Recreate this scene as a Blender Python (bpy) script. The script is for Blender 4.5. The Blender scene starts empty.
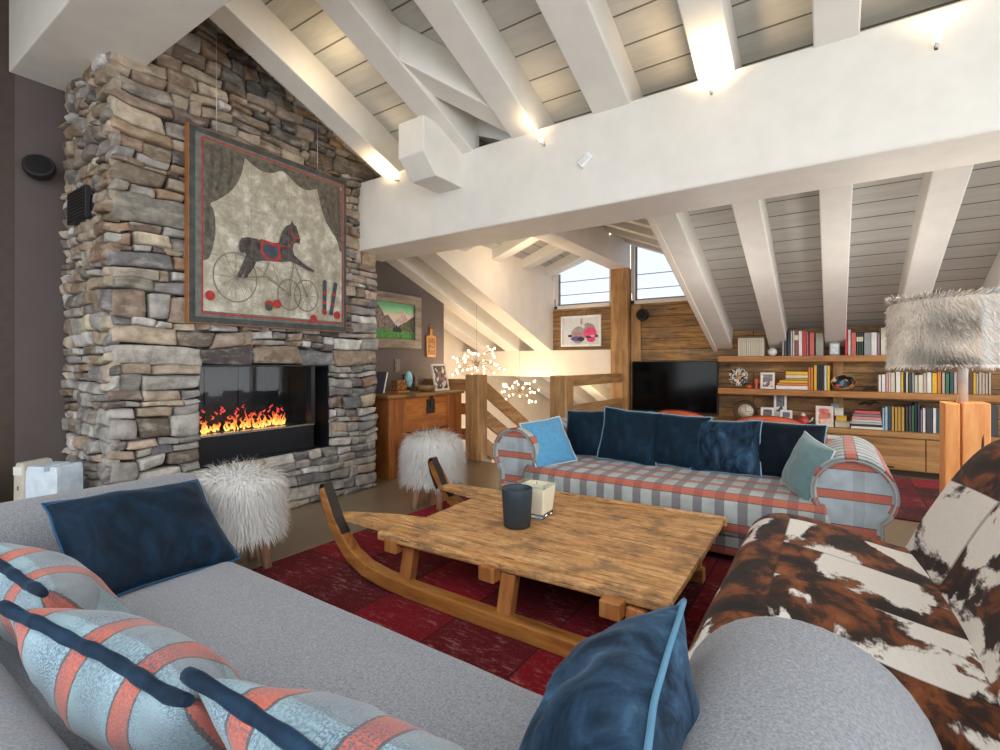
import bpy, bmesh, math, random
from mathutils import Vector, Matrix, noise, Euler
PI = math.pi
C = bpy.context.scene.collection
random.seed(7)

# ------------------------------------------------------------------ materials
def srgb(r, g, b):
    def f(c):
        c /= 255.0
        return c / 12.92 if c <= .04045 else ((c + .055) / 1.055) ** 2.4
    return (f(r), f(g), f(b), 1)

class N:
    """small node helper"""
    def __init__(s, name):
        s.m = bpy.data.materials.new(name); s.m.use_nodes = True
        s.t = s.m.node_tree; s.b = s.t.nodes['Principled BSDF']
    def new(s, typ, **kw):
        n = s.t.nodes.new(typ)
        for k, v in kw.items(): setattr(n, k, v)
        return n
    def link(s, a, b): s.t.links.new(a, b)
    def coord(s, out='Object', scale=(1, 1, 1), loc=(0, 0, 0), rot=(0, 0, 0)):
        tc = s.new('ShaderNodeTexCoord'); mp = s.new('ShaderNodeMapping')
        mp.inputs['Scale'].default_value = scale; mp.inputs['Location'].default_value = loc; mp.inputs['Rotation'].default_value = rot
        s.link(tc.outputs[out], mp.inputs['Vector']); return mp.outputs[0]
    def noise(s, vec, scale=5, detail=4, rough=.55, dist=0):
        n = s.new('ShaderNodeTexNoise'); n.inputs['Scale'].default_value = scale; n.inputs['Detail'].default_value = detail
        n.inputs['Roughness'].default_value = rough; n.inputs['Distortion'].default_value = dist
        if vec is not None: s.link(vec, n.inputs['Vector'])
        return n.outputs['Fac']
    def ramp(s, fac, stops, interp='LINEAR'):
        r = s.new('ShaderNodeValToRGB'); r.color_ramp.interpolation = interp
        e = r.color_ramp.elements
        while len(e) < len(stops): e.new(.5)
        for i, (p, c) in enumerate(stops):
            e[i].position = p; e[i].color = c if len(c) == 4 else (*c, 1)
        s.link(fac, r.inputs[0]); return r.outputs[0]
    def mix(s, fac, a, b, mode='MIX'):
        n = s.new('ShaderNodeMix', data_type='RGBA', blend_type=mode)
        for sock, v in ((n.inputs['Factor'], fac), (n.inputs[6], a), (n.inputs[7], b)):
            if isinstance(v, (int, float, tuple)): sock.default_value = v
            else: s.link(v, sock)
        return n.outputs[2]
    def math(s, op, a, b=None):
        n = s.new('ShaderNodeMath', operation=op)
        for i, v in enumerate((a, b)):
            if v is None: continue
            if isinstance(v, (int, float)): n.inputs[i].default_value = v
            else: s.link(v, n.inputs[i])
        return n.outputs[0]
    def bump(s, h, strength=.3, dist=.01):
        n = s.new('ShaderNodeBump'); n.inputs['Strength'].default_value = strength; n.inputs['Distance'].default_value = dist
        s.link(h, n.inputs['Height']); s.link(n.outputs[0], s.b.inputs['Normal'])
    def color(s, c):
        if isinstance(c, tuple): s.b.inputs['Base Color'].default_value = c
        else: s.link(c, s.b.inputs['Base Color'])
    def set(s, **kw):
        for k, v in kw.items():
            s.b.inputs[{'rough': 'Roughness', 'metal': 'Metallic', 'spec': 'Specular IOR Level', 'sheen': 'Sheen Weight', 'coat': 'Coat Weight', 'trans': 'Transmission Weight', 'emis': 'Emission Strength'}[k]].default_value = v

_plain = {}
def plain(name, rgb, rough=.6, metal=0, var=.06, scale=14, bump=0, sheen=0, spec=.5):
    if name in _plain: return _plain[name]
    n = N(name); c = srgb(*rgb)
    f = n.noise(n.coord(), scale, 3)
    lo = tuple(x * (1 - 2 * var) for x in c[:3]) + (1,); hi = tuple(min(1, x * (1 + 2 * var)) for x in c[:3]) + (1,)
    n.color(n.ramp(f, [(.3, lo), (.7, hi)])); n.set(rough=rough, metal=metal, sheen=sheen, spec=spec)
    if bump: n.bump(n.noise(n.coord(), scale * 8, 3), bump, .004)
    _plain[name] = n.m; return n.m

def emit(name, rgb, strength):
    n = N(name); n.color((0, 0, 0, 1)); n.b.inputs['Emission Color'].default_value = srgb(*rgb); n.set(emis=strength); return n.m

def wood(name, dark, mid, light, axis='X', scale=1, rough=.5, bump=.25, knots=True):
    n = N(name); st = {'X': (.12, 1, 1), 'Y': (1, .12, 1), 'Z': (1, 1, .12)}[axis]
    v = n.coord('Object', tuple(q * scale for q in st))
    f = n.noise(v, 14, 6, .65, .6); g = n.noise(v, 55, 3, .6)
    big = n.noise(n.coord('Object', (1, 1, 1), (3, 1, 2)), 3.5 * scale, 3)
    c = n.ramp(f, [(.3, srgb(*dark)), (.5, srgb(*mid)), (.68, srgb(*light))])
    c = n.mix(n.math('MULTIPLY', g, .35), c, srgb(*dark))
    c = n.mix(n.ramp(big, [(.35, (0, 0, 0)), (.7, (.55,) * 3)]), c, n.mix(.5, c, srgb(*light)))
    if knots:
        k = n.noise(n.coord('Object', tuple(q * scale * (.5 if q == 1 else 2) for q in st), (5, 5, 5)), 9, 2)
        c = n.mix(n.ramp(k, [(.68, (0, 0, 0)), (.76, (.75,) * 3)]), c, srgb(*[x * .45 for x in dark]))
    n.color(c); n.set(rough=rough); n.bump(f, bump, .006); return n.m

def planks(name, dark, mid, light, w, length, out='UV', rough=.6, gap=(30, 22, 14), gapw=.006, knots=True, tone=.5, fine=1):
    """boards laid along u, w wide along v (metres)"""
    n = N(name); uv = n.coord(out)
    br = n.new('ShaderNodeTexBrick'); n.link(uv, br.inputs['Vector'])
    br.inputs['Color1'].default_value = (0, 0, 0, 1); br.inputs['Color2'].default_value = (1, 1, 1, 1); br.inputs['Mortar'].default_value = (.5, .5, .5, 1)
    for k, v in (('Scale', 1), ('Mortar Size', gapw), ('Mortar Smooth', .1), ('Brick Width', length), ('Row Height', w)): br.inputs[k].default_value = v
    br.offset = .37
    off = n.new('ShaderNodeVectorMath', operation='MULTIPLY_ADD')
    n.link(br.outputs['Color'], off.inputs[0]); off.inputs[1].default_value = (7, 13, 3); n.link(uv, off.inputs[2])
    mp = n.new('ShaderNodeMapping'); mp.inputs['Scale'].default_value = (.13, 1, 1); n.link(off.outputs[0], mp.inputs['Vector'])
    f = n.noise(mp.outputs[0], 14 * fine, 6, .65, .5)
    c = n.ramp(f, [(.3, srgb(*dark)), (.5, srgb(*mid)), (.7, srgb(*light))])
    c = n.mix(n.math('MULTIPLY', br.outputs['Color'], tone), c, srgb(*dark))
    if knots:
        c = n.mix(n.ramp(n.noise(off.outputs[0], 1.7, 3), [(.46, (0, 0, 0)), (.62, (.6,) * 3)]), c, srgb(104, 92, 74)); c = n.mix(n.ramp(n.noise(mp.outputs[0], 60, 3, .7), [(.52, (0, 0, 0)), (.66, (.6,) * 3)]), c, srgb(*[x * .6 for x in dark]))
    if knots:
        mk = n.new('ShaderNodeMapping'); mk.inputs['Scale'].default_value = (.35, 1, 1); n.link(off.outputs[0], mk.inputs['Vector'])
        k = n.noise(mk.outputs[0], 8, 2)
        c = n.mix(n.ramp(k, [(.66, (0, 0, 0)), (.75, (.8,) * 3)]), c, srgb(*[x * .45 for x in dark]))
    c = n.mix(br.outputs['Fac'], c, srgb(*gap)); n.color(c); n.set(rough=rough)
    n.bump(n.math('SUBTRACT', n.math('MULTIPLY', f, .3), br.outputs['Fac']), .4, .008); return n.m

def plaid(name, base=(168, 186, 200), pu=.135, wu=.42, pv=.19, swap=False, bold=1.0, orange=(206, 98, 66), au=.75, coarse=False):
    """woven check: orange bands across v, grey violet bands across u"""
    n = N(name); tc = n.new('ShaderNodeTexCoord'); sp = n.new('ShaderNodeSeparateXYZ'); n.link(tc.outputs['UV'], sp.inputs[0])
    wob = n.math('MULTIPLY', n.math('SUBTRACT', n.noise(tc.outputs['UV'], 160, 2), .5), .006)
    U = n.math('ADD', sp.outputs[1 if swap else 0], wob); V = n.math('ADD', sp.outputs[0 if swap else 1], wob)
    fu = n.math('FRACT', n.math('DIVIDE', U, pu)); fv = n.math('FRACT', n.math('DIVIDE', V, pv))
    au_ = n.ramp(fu, [(0, (0, 0, 0)), (.28, (au,) * 3), (.28 + wu, (0, 0, 0))], 'CONSTANT')
    cu = n.ramp(fu, [(0, srgb(*base)), (.26, srgb(104, 99, 102)), (.30, srgb(124, 114, 120)), (.26 + wu, srgb(104, 99, 102)), (.28 + wu, srgb(*base))], 'CONSTANT')
    av = n.ramp(fv, [(0, (0, 0, 0)), (.40, (.92,) * 3), (.72, (0, 0, 0))], 'CONSTANT')
    cv = n.ramp(fv, [(0, srgb(*orange)), (.40, srgb(84, 62, 48)), (.432, srgb(*orange)), (.69, srgb(84, 62, 48)), (.72, srgb(*orange))], 'CONSTANT')
    big = n.noise(n.coord('UV'), 7, 2)
    b0 = n.mix(n.ramp(big, [(.35, (0, 0, 0)), (.65, (1, 1, 1))]), srgb(*base), srgb(*[x * .86 for x in base]))
    c = n.mix(au_, b0, cu); c = n.mix(av, c, n.mix(n.math('MULTIPLY', au_, .35), cv, srgb(120, 50, 40)))
    if coarse:
        pt = n.noise(n.coord('UV', (1, 1, 1), (3, 7, 0)), 9, 3); wv = n.noise(n.coord('UV', (1, 1.6, 1)), 210, 1)
        c = n.mix(n.math('MULTIPLY', n.ramp(pt, [(.42, (.15,) * 3), (.62, (1, 1, 1))]), n.ramp(wv, [(.42, (0, 0, 0)), (.58, (.75,) * 3)])), c, srgb(58, 84, 104))
    w = n.noise(n.coord('UV', (1, 1, 1)), 420, 2); c = n.mix(n.ramp(w, [(.4, (.0,) * 3), (.7, ((.3 if coarse else .5 * bold),) * 3)]), c, srgb(96, 100, 106))
    w2 = n.noise(n.coord('UV', (1, 6, 1), (3, 1, 0)), 130, 2); c = n.mix(n.ramp(w2, [(.5, (0,) * 3), (.75, (.14 if coarse else .4,) * 3)]), c, srgb(214, 224, 228))
    n.color(c); n.set(rough=.9, sheen=.25, spec=.15); n.bump(w, .35, .003); return n.m

def velvet(name, dark, light, sheen=.7):
    n = N(name); v = n.coord('Object', (1, 1, .55)); f = n.noise(v, 9, 5, .6, 1.2); g = n.noise(v, 160, 2)
    c = n.ramp(f, [(.36, srgb(*dark)), (.56, srgb(*[.5 * (x + y) for x, y in zip(dark, light)])), (.72, srgb(*light))]); c = n.mix(n.math('MULTIPLY', g, .4), c, srgb(*[x * .5 for x in dark]))
    n.color(c); n.set(rough=.75, sheen=sheen, spec=.2); n.b.inputs['Sheen Tint'].default_value = srgb(140, 170, 200); n.b.inputs['Sheen Roughness'].default_value = .35
    n.bump(n.noise(n.coord(), 22, 3), .25, .01); return n.m

def cowhide(name, px=.36, py=.5, shift=(0, 0, 0), white=.5, blk=0):
    n = N(name); tc = n.new('ShaderNodeTexCoord'); sp = n.new('ShaderNodeSeparateXYZ'); n.link(tc.outputs['UV'], sp.inputs[0])
    a = n.math('DIVIDE', sp.outputs[0], px); b = n.math('DIVIDE', sp.outputs[1], py)
    cx = n.new('ShaderNodeCombineXYZ'); n.link(n.math('FLOOR', a), cx.inputs[0]); n.link(n.math('FLOOR', b), cx.inputs[1]); cx.inputs[2].default_value = shift[2]
    wn = n.new('ShaderNodeTexWhiteNoise'); n.link(cx.outputs[0], wn.inputs['Vector'])
    off = n.new('ShaderNodeVectorMath', operation='MULTIPLY_ADD'); n.link(wn.outputs['Color'], off.inputs[0]); off.inputs[1].default_value = (9, 9, 9); n.link(tc.outputs['UV'], off.inputs[2])
    mp = n.new('ShaderNodeMapping'); mp.inputs['Scale'].default_value = (1, 1.5, 1); mp.inputs['Location'].default_value = shift; n.link(off.outputs[0], mp.inputs['Vector'])
    p = n.math('ADD', n.noise(mp.outputs[0], 2.3, 6, .56, .35), n.math('MULTIPLY', n.math('SUBTRACT', wn.outputs['Value'], .5), .11)); q = n.noise(mp.outputs[0], 5.5, 5, .6, .6)
    mp2 = n.new('ShaderNodeMapping'); mp2.inputs['Scale'].default_value = (.5, 2.4, 1); n.link(off.outputs[0], mp2.inputs['Vector'])
    fur = n.noise(mp2.outputs[0], 60, 4, .7)
    brown = n.ramp(q, [(.36 + blk, srgb(20, 15, 14)), (.47 + blk, srgb(62, 34, 20)), (.55 + blk, srgb(138, 74, 34)), (.7, srgb(176, 106, 58))])
    brown = n.mix(n.math('MULTIPLY', fur, .6), brown, srgb(34, 20, 14))
    wh = n.mix(fur, srgb(246, 242, 236), srgb(226, 218, 208))
    e = n.math('ADD', p, n.math('MULTIPLY', n.math('SUBTRACT', fur, .5), .05))
    c = n.mix(n.ramp(e, [(white - .012, (1, 1, 1)), (white + .012, (0, 0, 0))]), brown, wh)
    e2 = n.ramp(e, [(white - .02, (0, 0, 0)), (white + .01, (.85,) * 3), (white + .035, (.0,) * 3)]); c = n.mix(e2, c, n.mix(.5, c, srgb(40, 28, 24)))
    fa = n.math('FRACT', a); fb = n.math('FRACT', b)
    s1 = n.ramp(fa, [(0, (1, 1, 1)), (.012, (0, 0, 0)), (.988, (1, 1, 1))], 'CONSTANT'); s2 = n.ramp(fb, [(0, (1, 1, 1)), (.008, (0, 0, 0)), (.992, (1, 1, 1))], 'CONSTANT')
    seam = n.math('MAXIMUM', s1, s2); c = n.mix(n.math('MULTIPLY', seam, .45), c, srgb(50, 34, 24))
    n.color(c); n.set(rough=.65, sheen=.05, spec=.15); n.bump(n.math('SUBTRACT', n.math('MULTIPLY', fur, .4), seam), .3, .006); return n.m

def vcol(name, rough=.85, spec=.25, nz=.35, scale=22, bump=.5, bscale=40):
    """per-stone / per-strand colour kept in the mesh"""
    n = N(name); a = n.new('ShaderNodeVertexColor', layer_name='Col'); v = n.coord()
    f = n.noise(v, scale, 6, .65); c = n.mix(n.math('MULTIPLY', n.ramp(f, [(.35, (0, 0, 0)), (.7, (1, 1, 1))]), nz), a.outputs[0], srgb(66, 58, 50))
    g = n.noise(n.coord('Object', (1, 1, 2.2), (4, 4, 4)), 9, 4); c = n.mix(n.math('MULTIPLY', n.ramp(g, [(.5, (0, 0, 0)), (.72, (1, 1, 1))]), nz * .9), c, srgb(196, 188, 176))
    n.color(c); n.set(rough=rough, spec=spec)
    if bump: n.bump(n.noise(v, bscale, 6, .7), bump, .012)
    return n.m

# ------------------------------------------------------------------ mesh builder
class B:
    def __init__(s): s.v = []; s.f = []; s.mi = []; s.uv = []; s.col = []; s.c = None; s.sm = []
    def face(s, idx, m=0, uv=None, smooth=None):
        s.f.append(tuple(idx)); s.mi.append(m); s.uv.append(uv); s.col.append(s.c); s.sm.append(smooth)
    def add(s, pts): k = len(s.v); s.v += [tuple(p) for p in pts]; return k
    def box(s, x0, x1, y0, y1, z0, z1, m=0, M=None):
        p = [Vector(q) for q in ((x0, y0, z0), (x1, y0, z0), (x1, y1, z0), (x0, y1, z0), (x0, y0, z1), (x1, y0, z1), (x1, y1, z1), (x0, y1, z1))]
        if M: p = [M @ q for q in p]
        k = s.add(p)
        for q in ((0, 3, 2, 1), (4, 5, 6, 7), (0, 1, 5, 4), (1, 2, 6, 5), (2, 3, 7, 6), (3, 0, 4, 7)): s.face([k + i for i in q], m)
        return s
    def bar(s, p, q, w, h, up=(0, 0, 1), m=0):
        p, q = Vector(p), Vector(q); d = (q - p); L = d.length; d.normalize(); up = Vector(up)
        x = d.cross(up).normalized(); z = x.cross(d)
        M = Matrix((x, d, z)).transposed().to_4x4(); M.translation = p
        return s.box(-w / 2, w / 2, 0, L, -h / 2, h / 2, m, M)
    def prism(s, poly, axis, a, b, m=0, capuv=False):
        """poly in the other two axes (in xyz order), extruded along axis"""
        def P(u, v, t): return {'X': (t, u, v), 'Y': (u, t, v), 'Z': (u, v, t)}[axis]
        n = len(poly); k = s.add([P(u, v, a) for u, v in poly] + [P(u, v, b) for u, v in poly])
        s.face(range(k, k + n), m, [poly[i] for i in range(n)]); s.face(range(k + 2 * n - 1, k + n - 1, -1), m, [poly[i] for i in range(n - 1, -1, -1)])
        for i in range(n): j = (i + 1) % n; s.face((k + i, k + n + i, k + n + j, k + j), m)
        return s
    def lathe(s, prof, c=(0, 0, 0), n=24, m=0, cap=True, smooth=True):
        c = Vector(c); rings = [s.add([c + Vector((r * math.cos(2 * PI * i / n), r * math.sin(2 * PI * i / n), z)) for i in range(n)]) for r, z in prof]
        for a, b in zip(rings, rings[1:]):
            for i in range(n): j = (i + 1) % n; s.face((a + i, a + j, b + j, b + i), m, None, smooth)
        if cap: s.face(range(rings[0] + n - 1, rings[0] - 1, -1), m); s.face(range(rings[-1], rings[-1] + n), m)
        return s
    def tube(s, pts, r, n=8, m=0, closed=False, flat=None):
        pts = [Vector(p) for p in pts]; L = len(pts); rs = r if isinstance(r, (list, tuple)) else [r] * L; rings = []; ref = None
        for i, p in enumerate(pts):
            t = (pts[(i + 1) % L] - pts[i - 1]) if closed or 0 < i < L - 1 else (pts[1] - pts[0] if i == 0 else pts[-1] - pts[-2])
            t.normalize()
            if ref is None: ref = t.cross(Vector((0, 0, 1)) if abs(t.z) < .9 else Vector((1, 0, 0))).normalized()
            a = (ref - t * ref.dot(t)).normalized(); ref = a; b = t.cross(a)
            rings.append(s.add([p + (a * math.cos(2 * PI * k / n) + b * math.sin(2 * PI * k / n)) * rs[i] for k in range(n)]))
        for i in range(L if closed else L - 1):
            A, Bq = rings[i], rings[(i + 1) % L]
            for k in range(n): j = (k + 1) % n; s.face((A + k, A + j, Bq + j, Bq + k), m, None, True)
        if not closed: s.face(range(rings[0] + n - 1, rings[0] - 1, -1), m); s.face(range(rings[-1], rings[-1] + n), m)
        return s
    def ball(s, c, r, n=12, m=0, sc=(1, 1, 1)):
        c = Vector(c); k0 = len(s.v); R = n // 2
        rings = [s.add([c + Vector((r * sc[0] * math.sin(PI * i / R) * math.cos(2 * PI * j / n), r * sc[1] * math.sin(PI * i / R) * math.sin(2 * PI * j / n), r * sc[2] * math.cos(PI * i / R))) for j in range(n)]) for i in range(R + 1)]
        for a, b in zip(rings, rings[1:]):
            for j in range(n): q = (j + 1) % n; s.face((a + j, b + j, b + q, a + q), m, None, True)
        return s
    def extrude(s, prof, axis, a, b, r=.03, m=0, segs=1, capm=None, wob=0, uvs=(0, 0)):
        """closed 2d profile swept along axis with rounded ends; uv in metres (u along the sweep, v round the profile)"""
        n = len(prof); P2 = [Vector(p) for p in prof]
        nor = []
        for i in range(n):
            t = P2[(i + 1) % n] - P2[i - 1]; nor.append(Vector((t.y, -t.x)).normalized() if t.length > 1e-9 else Vector((0, 0)))
        area = sum(P2[i].x * P2[(i + 1) % n].y - P2[(i + 1) % n].x * P2[i].y for i in range(n))
        if area < 0: nor = [-q for q in nor]
        arc = [0]
        for i in range(n): arc.append(arc[-1] + (P2[(i + 1) % n] - P2[i]).length)
        st = []
        K = 4 if r > 0 else 0
        for k in range(K + 1): th = PI / 2 * k / max(K, 1); st.append((a + r * (1 - math.sin(th)) if False else a + r * (1 - math.cos(PI / 2 - th)), r * (1 - math.sin(th)))) if K else st.append((a, 0))
        for k in range(1, segs): st.append((a + r + (b - a - 2 * r) * k / segs, 0))
        for k in range(K + 1): th = PI / 2 * k / max(K, 1); st.append((b - r + r * math.sin(th), r * (1 - math.cos(th)))) if K else st.append((b, 0))
        def P(u, v, t): return {'X': (t, u, v), 'Y': (u, t, v), 'Z': (u, v, t)}[axis]
        rings = []
        for t, o in st:
            ring = []
            for q, nn in zip(P2, nor):
                w = wob * (noise.noise(Vector((q.x * 5, q.y * 5, t * 4))) if wob else 0)
                g = q - nn * (o - w); ring.append(P(g.x, g.y, t))
            rings.append(s.add(ring))
        flip = (area > 0) == (axis in 'Y')
        for ri in range(len(rings) - 1):
            A, Bq = rings[ri], rings[ri + 1]; t0, t1 = st[ri][0], st[ri + 1][0]
            for i in range(n):
                j = (i + 1) % n; q = [A + i, A + j, Bq + j, Bq + i]; uv = [(t0 + uvs[0], arc[i] + uvs[1]), (t0 + uvs[0], arc[i + 1] + uvs[1]), (t1 + uvs[0], arc[i + 1] + uvs[1]), (t1 + uvs[0], arc[i] + uvs[1])]
                if flip: q.reverse(); uv.reverse()
                s.face(q, m, uv, True)
        cm = m if capm is None else capm
        for R, rev in ((rings[0], not flip), (rings[-1], flip)):
            idx = list(range(R, R + n)); uv = [tuple(p) for p in P2]
            if rev: idx.reverse(); uv.reverse()
            s.face(idx, cm, uv, False)
        return s
    def build(s, name, mats, parent=None, smooth=False, bevel=0, origin=None, loc=None, local=False, segs=2, normals=False, subsurf=0):
        if not isinstance(mats, (list, tuple)): mats = [mats]
        V = [Vector(q) for q in s.v]
        if parent is not None:
            o0 = Vector((0, 0, 0)) if local else parent_world(parent)
        elif local: o0 = Vector((0, 0, 0))
        else:
            lo = [min(q[i] for q in V) for i in range(3)]; hi = [max(q[i] for q in V) for i in range(3)]
            o0 = Vector(origin) if origin else Vector(((lo[0] + hi[0]) / 2, (lo[1] + hi[1]) / 2, lo[2]))
        me = bpy.data.meshes.new(name); me.from_pydata([q - o0 for q in V], [], s.f)
        for m in mats: me.materials.append(m)
        me.polygons.foreach_set('material_index', s.mi)
        me.polygons.foreach_set('use_smooth', [smooth if q is None else q for q in s.sm])
        if any(u is not None for u in s.uv):
            L = me.uv_layers.new(name='UVMap'); k = 0
            flatuv = []
            for f, u in zip(s.f, s.uv):
                if u is None: u = [(s.v[i][0], s.v[i][2]) for i in f]
                for q in u: flatuv += [q[0], q[1]]
            L.data.foreach_set('uv', flatuv)
        if any(c is not None for c in s.col):
            A = me.color_attributes.new('Col', 'FLOAT_COLOR', 'CORNER'); fc = []
            for f, c in zip(s.f, s.col): fc += list(c or (1, 1, 1, 1)) * len(f)
            A.data.foreach_set('color', fc)
        if normals:
            bm = bmesh.new(); bm.from_mesh(me); bmesh.ops.recalc_face_normals(bm, faces=bm.faces); bm.to_mesh(me); bm.free()
        me.update()
        if getattr(s, 'nv', None): me.normals_split_custom_set_from_vertices([tuple(q) for q in s.nv])
        o = bpy.data.objects.new(name, me); C.objects.link(o)
        if parent is not None: o.parent = parent
        else: o.location = o0 if loc is None else loc
        if bevel:
            md = o.modifiers.new('bevel', 'BEVEL'); md.width = bevel; md.segments = segs; md.limit_method = 'ANGLE'; md.angle_limit = math.radians(40); md.harden_normals = False
        if subsurf:
            md = o.modifiers.new('sub', 'SUBSURF'); md.levels = subsurf; md.render_levels = subsurf
        return o

def parent_world(p):
    v = Vector((0, 0, 0))
    while p is not None: v = v + Vector(p.location); p = p.parent
    return v
def tag(o, label, cat, group=None, kind=None):
    if label: o['label'] = label
    if cat: o['category'] = cat
    if group: o['group'] = group
    if kind: o['kind'] = kind
    return o
def thing(name, label, cat, loc, rot=(0, 0, 0), group=None):
    o = bpy.data.objects.new(name, None); C.objects.link(o); o.location = loc; o.rotation_euler = rot; o.empty_display_size = .1
    return tag(o, label, cat, group)
def struct(o, label=None, cat=None):
    o['kind'] = 'structure'
    if label: o['label'] = label
    if cat: o['category'] = cat
    return o
def circle(cx, cy, r, n=24, a0=0, a1=2 * PI): return [(cx + r * math.cos(a0 + (a1 - a0) * i / n), cy + r * math.sin(a0 + (a1 - a0) * i / n)) for i in range(n)]

# ------------------------------------------------------------------ palette
white_paint = plain('white_paint', (227, 223, 215), .55, var=.02, scale=6, bump=.12)
cream_paint = plain('cream_paint', (236, 226, 212), .7, var=.02, scale=5)
taupe_wall = plain('taupe_wall', (92, 82, 80), .75, var=.03, scale=5)
brown_trim = plain('brown_trim', (70, 58, 46), .6)
floor_m = N('resin_floor'); _f = floor_m.noise(floor_m.coord(), 1.6, 5, .6); floor_m.color(floor_m.ramp(_f, [(.3, srgb(120, 104, 84)), (.7, srgb(146, 130, 108))])); floor_m.set(rough=.32); floor_m = floor_m.m
ceiling_board = planks('ceiling_board', (176, 176, 170), (188, 187, 181), (196, 195, 189), .2, 40, rough=.6, gap=(100, 97, 91), gapw=.006, knots=False, tone=.12)
barn_board = planks('barn_board', (112, 80, 46), (170, 126, 74), (212, 168, 108), .155, 2.3, rough=.65, gap=(38, 26, 14), gapw=.004, tone=.45)
barn_x = wood('barn_wood_along', (96, 64, 34), (156, 108, 60), (190, 142, 84), 'X', 1, .6)
shelf_wood = wood('shelf_wood', (126, 78, 34), (178, 118, 58), (206, 148, 82), 'X', 1, .5)
cabinet_wood = wood('cabinet_wood', (124, 86, 46), (178, 130, 74), (206, 160, 100), 'X', 1, .55)
post_wood = wood('post_wood', (118, 84, 50), (174, 130, 80), (208, 164, 110), 'Z', 1, .65, .4)
rail_wood = wood('rail_wood', (118, 84, 50), (174, 130, 80), (206, 162, 108), 'X', 1, .65, .4)
rail_wood_y = wood('rail_wood_deep', (118, 84, 50), (174, 130, 80), (206, 162, 108), 'Y', 1, .65, .4)
chest_wood = wood('chest_wood', (112, 58, 20), (188, 108, 42), (220, 146, 66), 'Y', 1, .42, .3)
chest_wood_z = wood('chest_stile_wood', (92, 48, 18), (158, 88, 38), (190, 122, 60), 'Z', 1, .42, .3)
def worn_wood(name):
    n = N(name); v = n.coord('Object', (.14, 1.3, 1.3)); f = n.noise(v, 26, 7, .7, .4); g = n.noise(n.coord('Object', (.3, 1.4, 1.4)), 70, 4, .75); p = n.noise(n.coord('Object', (1, 1, 1), (2, 5, 1)), 7, 5, .65); k = n.noise(n.coord('Object', (.08, 1.6, 1.6), (7, 2, 1)), 60, 3, .6)
    c = n.ramp(f, [(.3, srgb(156, 108, 62)), (.5, srgb(214, 160, 102)), (.68, srgb(238, 196, 142))])
    c = n.mix(n.ramp(p, [(.47, (0, 0, 0)), (.64, (.7,) * 3)]), c, srgb(126, 98, 76)); c = n.mix(n.ramp(g, [(.52, (0, 0, 0)), (.68, (.7,) * 3)]), c, srgb(116, 72, 38))
    c = n.mix(n.ramp(k, [(.6, (0, 0, 0)), (.67, (.9,) * 3)]), c, srgb(62, 38, 22)); n.color(c); n.set(rough=.62, spec=.3); n.bump(n.math('SUBTRACT', f, k), .5, .006); return n.m
table_wood = worn_wood('table_wood')
sled_wood = wood('sled_wood', (96, 52, 22), (176, 112, 52), (208, 150, 82), 'X', 1, .4, .3)
sled_leg = wood('sled_leg_wood', (118, 66, 30), (176, 110, 56), (200, 140, 82), 'Z', 1, .5, .3)
black_iron = plain('black_iron', (62, 54, 50), .45, .5)
grey_felt = N('grey_felt'); _v = grey_felt.coord(); _g = grey_felt.noise(_v, 190, 3, .7); grey_felt.color(grey_felt.ramp(_g, [(.3, srgb(112, 114, 119)), (.7, srgb(160, 163, 170))])); grey_felt.set(rough=.95, sheen=.2, spec=.1); grey_felt.bump(_g, .3, .003); grey_felt = grey_felt.m
plaid_sofa = plaid('plaid_wool', (206, 214, 210), orange=(212, 92, 46), au=.85, pu=.125)
plaid_cap = plaid('plaid_wool_panel', (198, 212, 220), pu=.3, wu=.2, au=.3, orange=(210, 92, 48))
plaid_cush = plaid('plaid_blanket', (150, 178, 190), pu=.5, wu=.25, pv=.18, swap=True, bold=1.7, au=.5, orange=(198, 86, 50), coarse=True)
blue_velvet = velvet('blue_velvet', (9, 24, 38), (24, 56, 84), .3)
dark_velvet = velvet('dark_teal_velvet', (8, 30, 46), (24, 60, 84), .4)
mid_velvet = velvet('mid_blue_velvet', (9, 27, 46), (84, 124, 158), .3)  # pale tone paints lit highlights into the velvet colour
light_blue = plain('light_blue_cloth', (92, 160, 204), .9, var=.05, scale=40, bump=.2, sheen=.3)
sage = plain('sage_cloth', (108, 142, 146), .8, var=.05, scale=30, bump=.2, sheen=.4)
pip_blue = plain('piping_pale_blue', (84, 130, 158), .8)
pip_white = plain('piping_white', (214, 226, 230), .8)
pip_sofa = plain('piping_silver_blue', (136, 176, 196), .8)
rope_blue = velvet('rope_blue', (14, 32, 50), (36, 66, 94), .2)
hide_seat = cowhide('cowhide_seat', .37, .53, (.4, 2.2, 1.5), .415)
hide_back = cowhide('cowhide_back', .8, .42, (5.1, 3.3, 4.2), .51, .04)
fw_ = N('sheep_wool'); _a = fw_.new('ShaderNodeVertexColor', layer_name='Col'); _d = fw_.new('ShaderNodeBsdfDiffuse'); _t = fw_.new('ShaderNodeBsdfTranslucent'); _x = fw_.new('ShaderNodeMixShader'); _x.inputs[0].default_value = .2
_nn = fw_.mix(fw_.math('MULTIPLY', fw_.noise(fw_.coord(), 24, 3), .08), _a.outputs[0], srgb(214, 196, 170))
fw_.link(_nn, _d.inputs[0]); fw_.link(_nn, _t.inputs[0]); fw_.link(_d.outputs[0], _x.inputs[1]); fw_.link(_t.outputs[0], _x.inputs[2]); fw_.link(_x.outputs[0], fw_.t.nodes['Material Output'].inputs[0]); wool = fw_.m
stone = vcol('field_stone', .9, .2, .6, 11, .8, 46)
mortar = plain('mortar_gap', (52, 46, 40), .95)
black_matt = plain('black_matt', (22, 22, 24), .55)
black_gloss = plain('black_gloss', (6, 7, 9), .1, spec=.2)
chrome = plain('chrome', (200, 200, 202), .22, 1)
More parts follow.
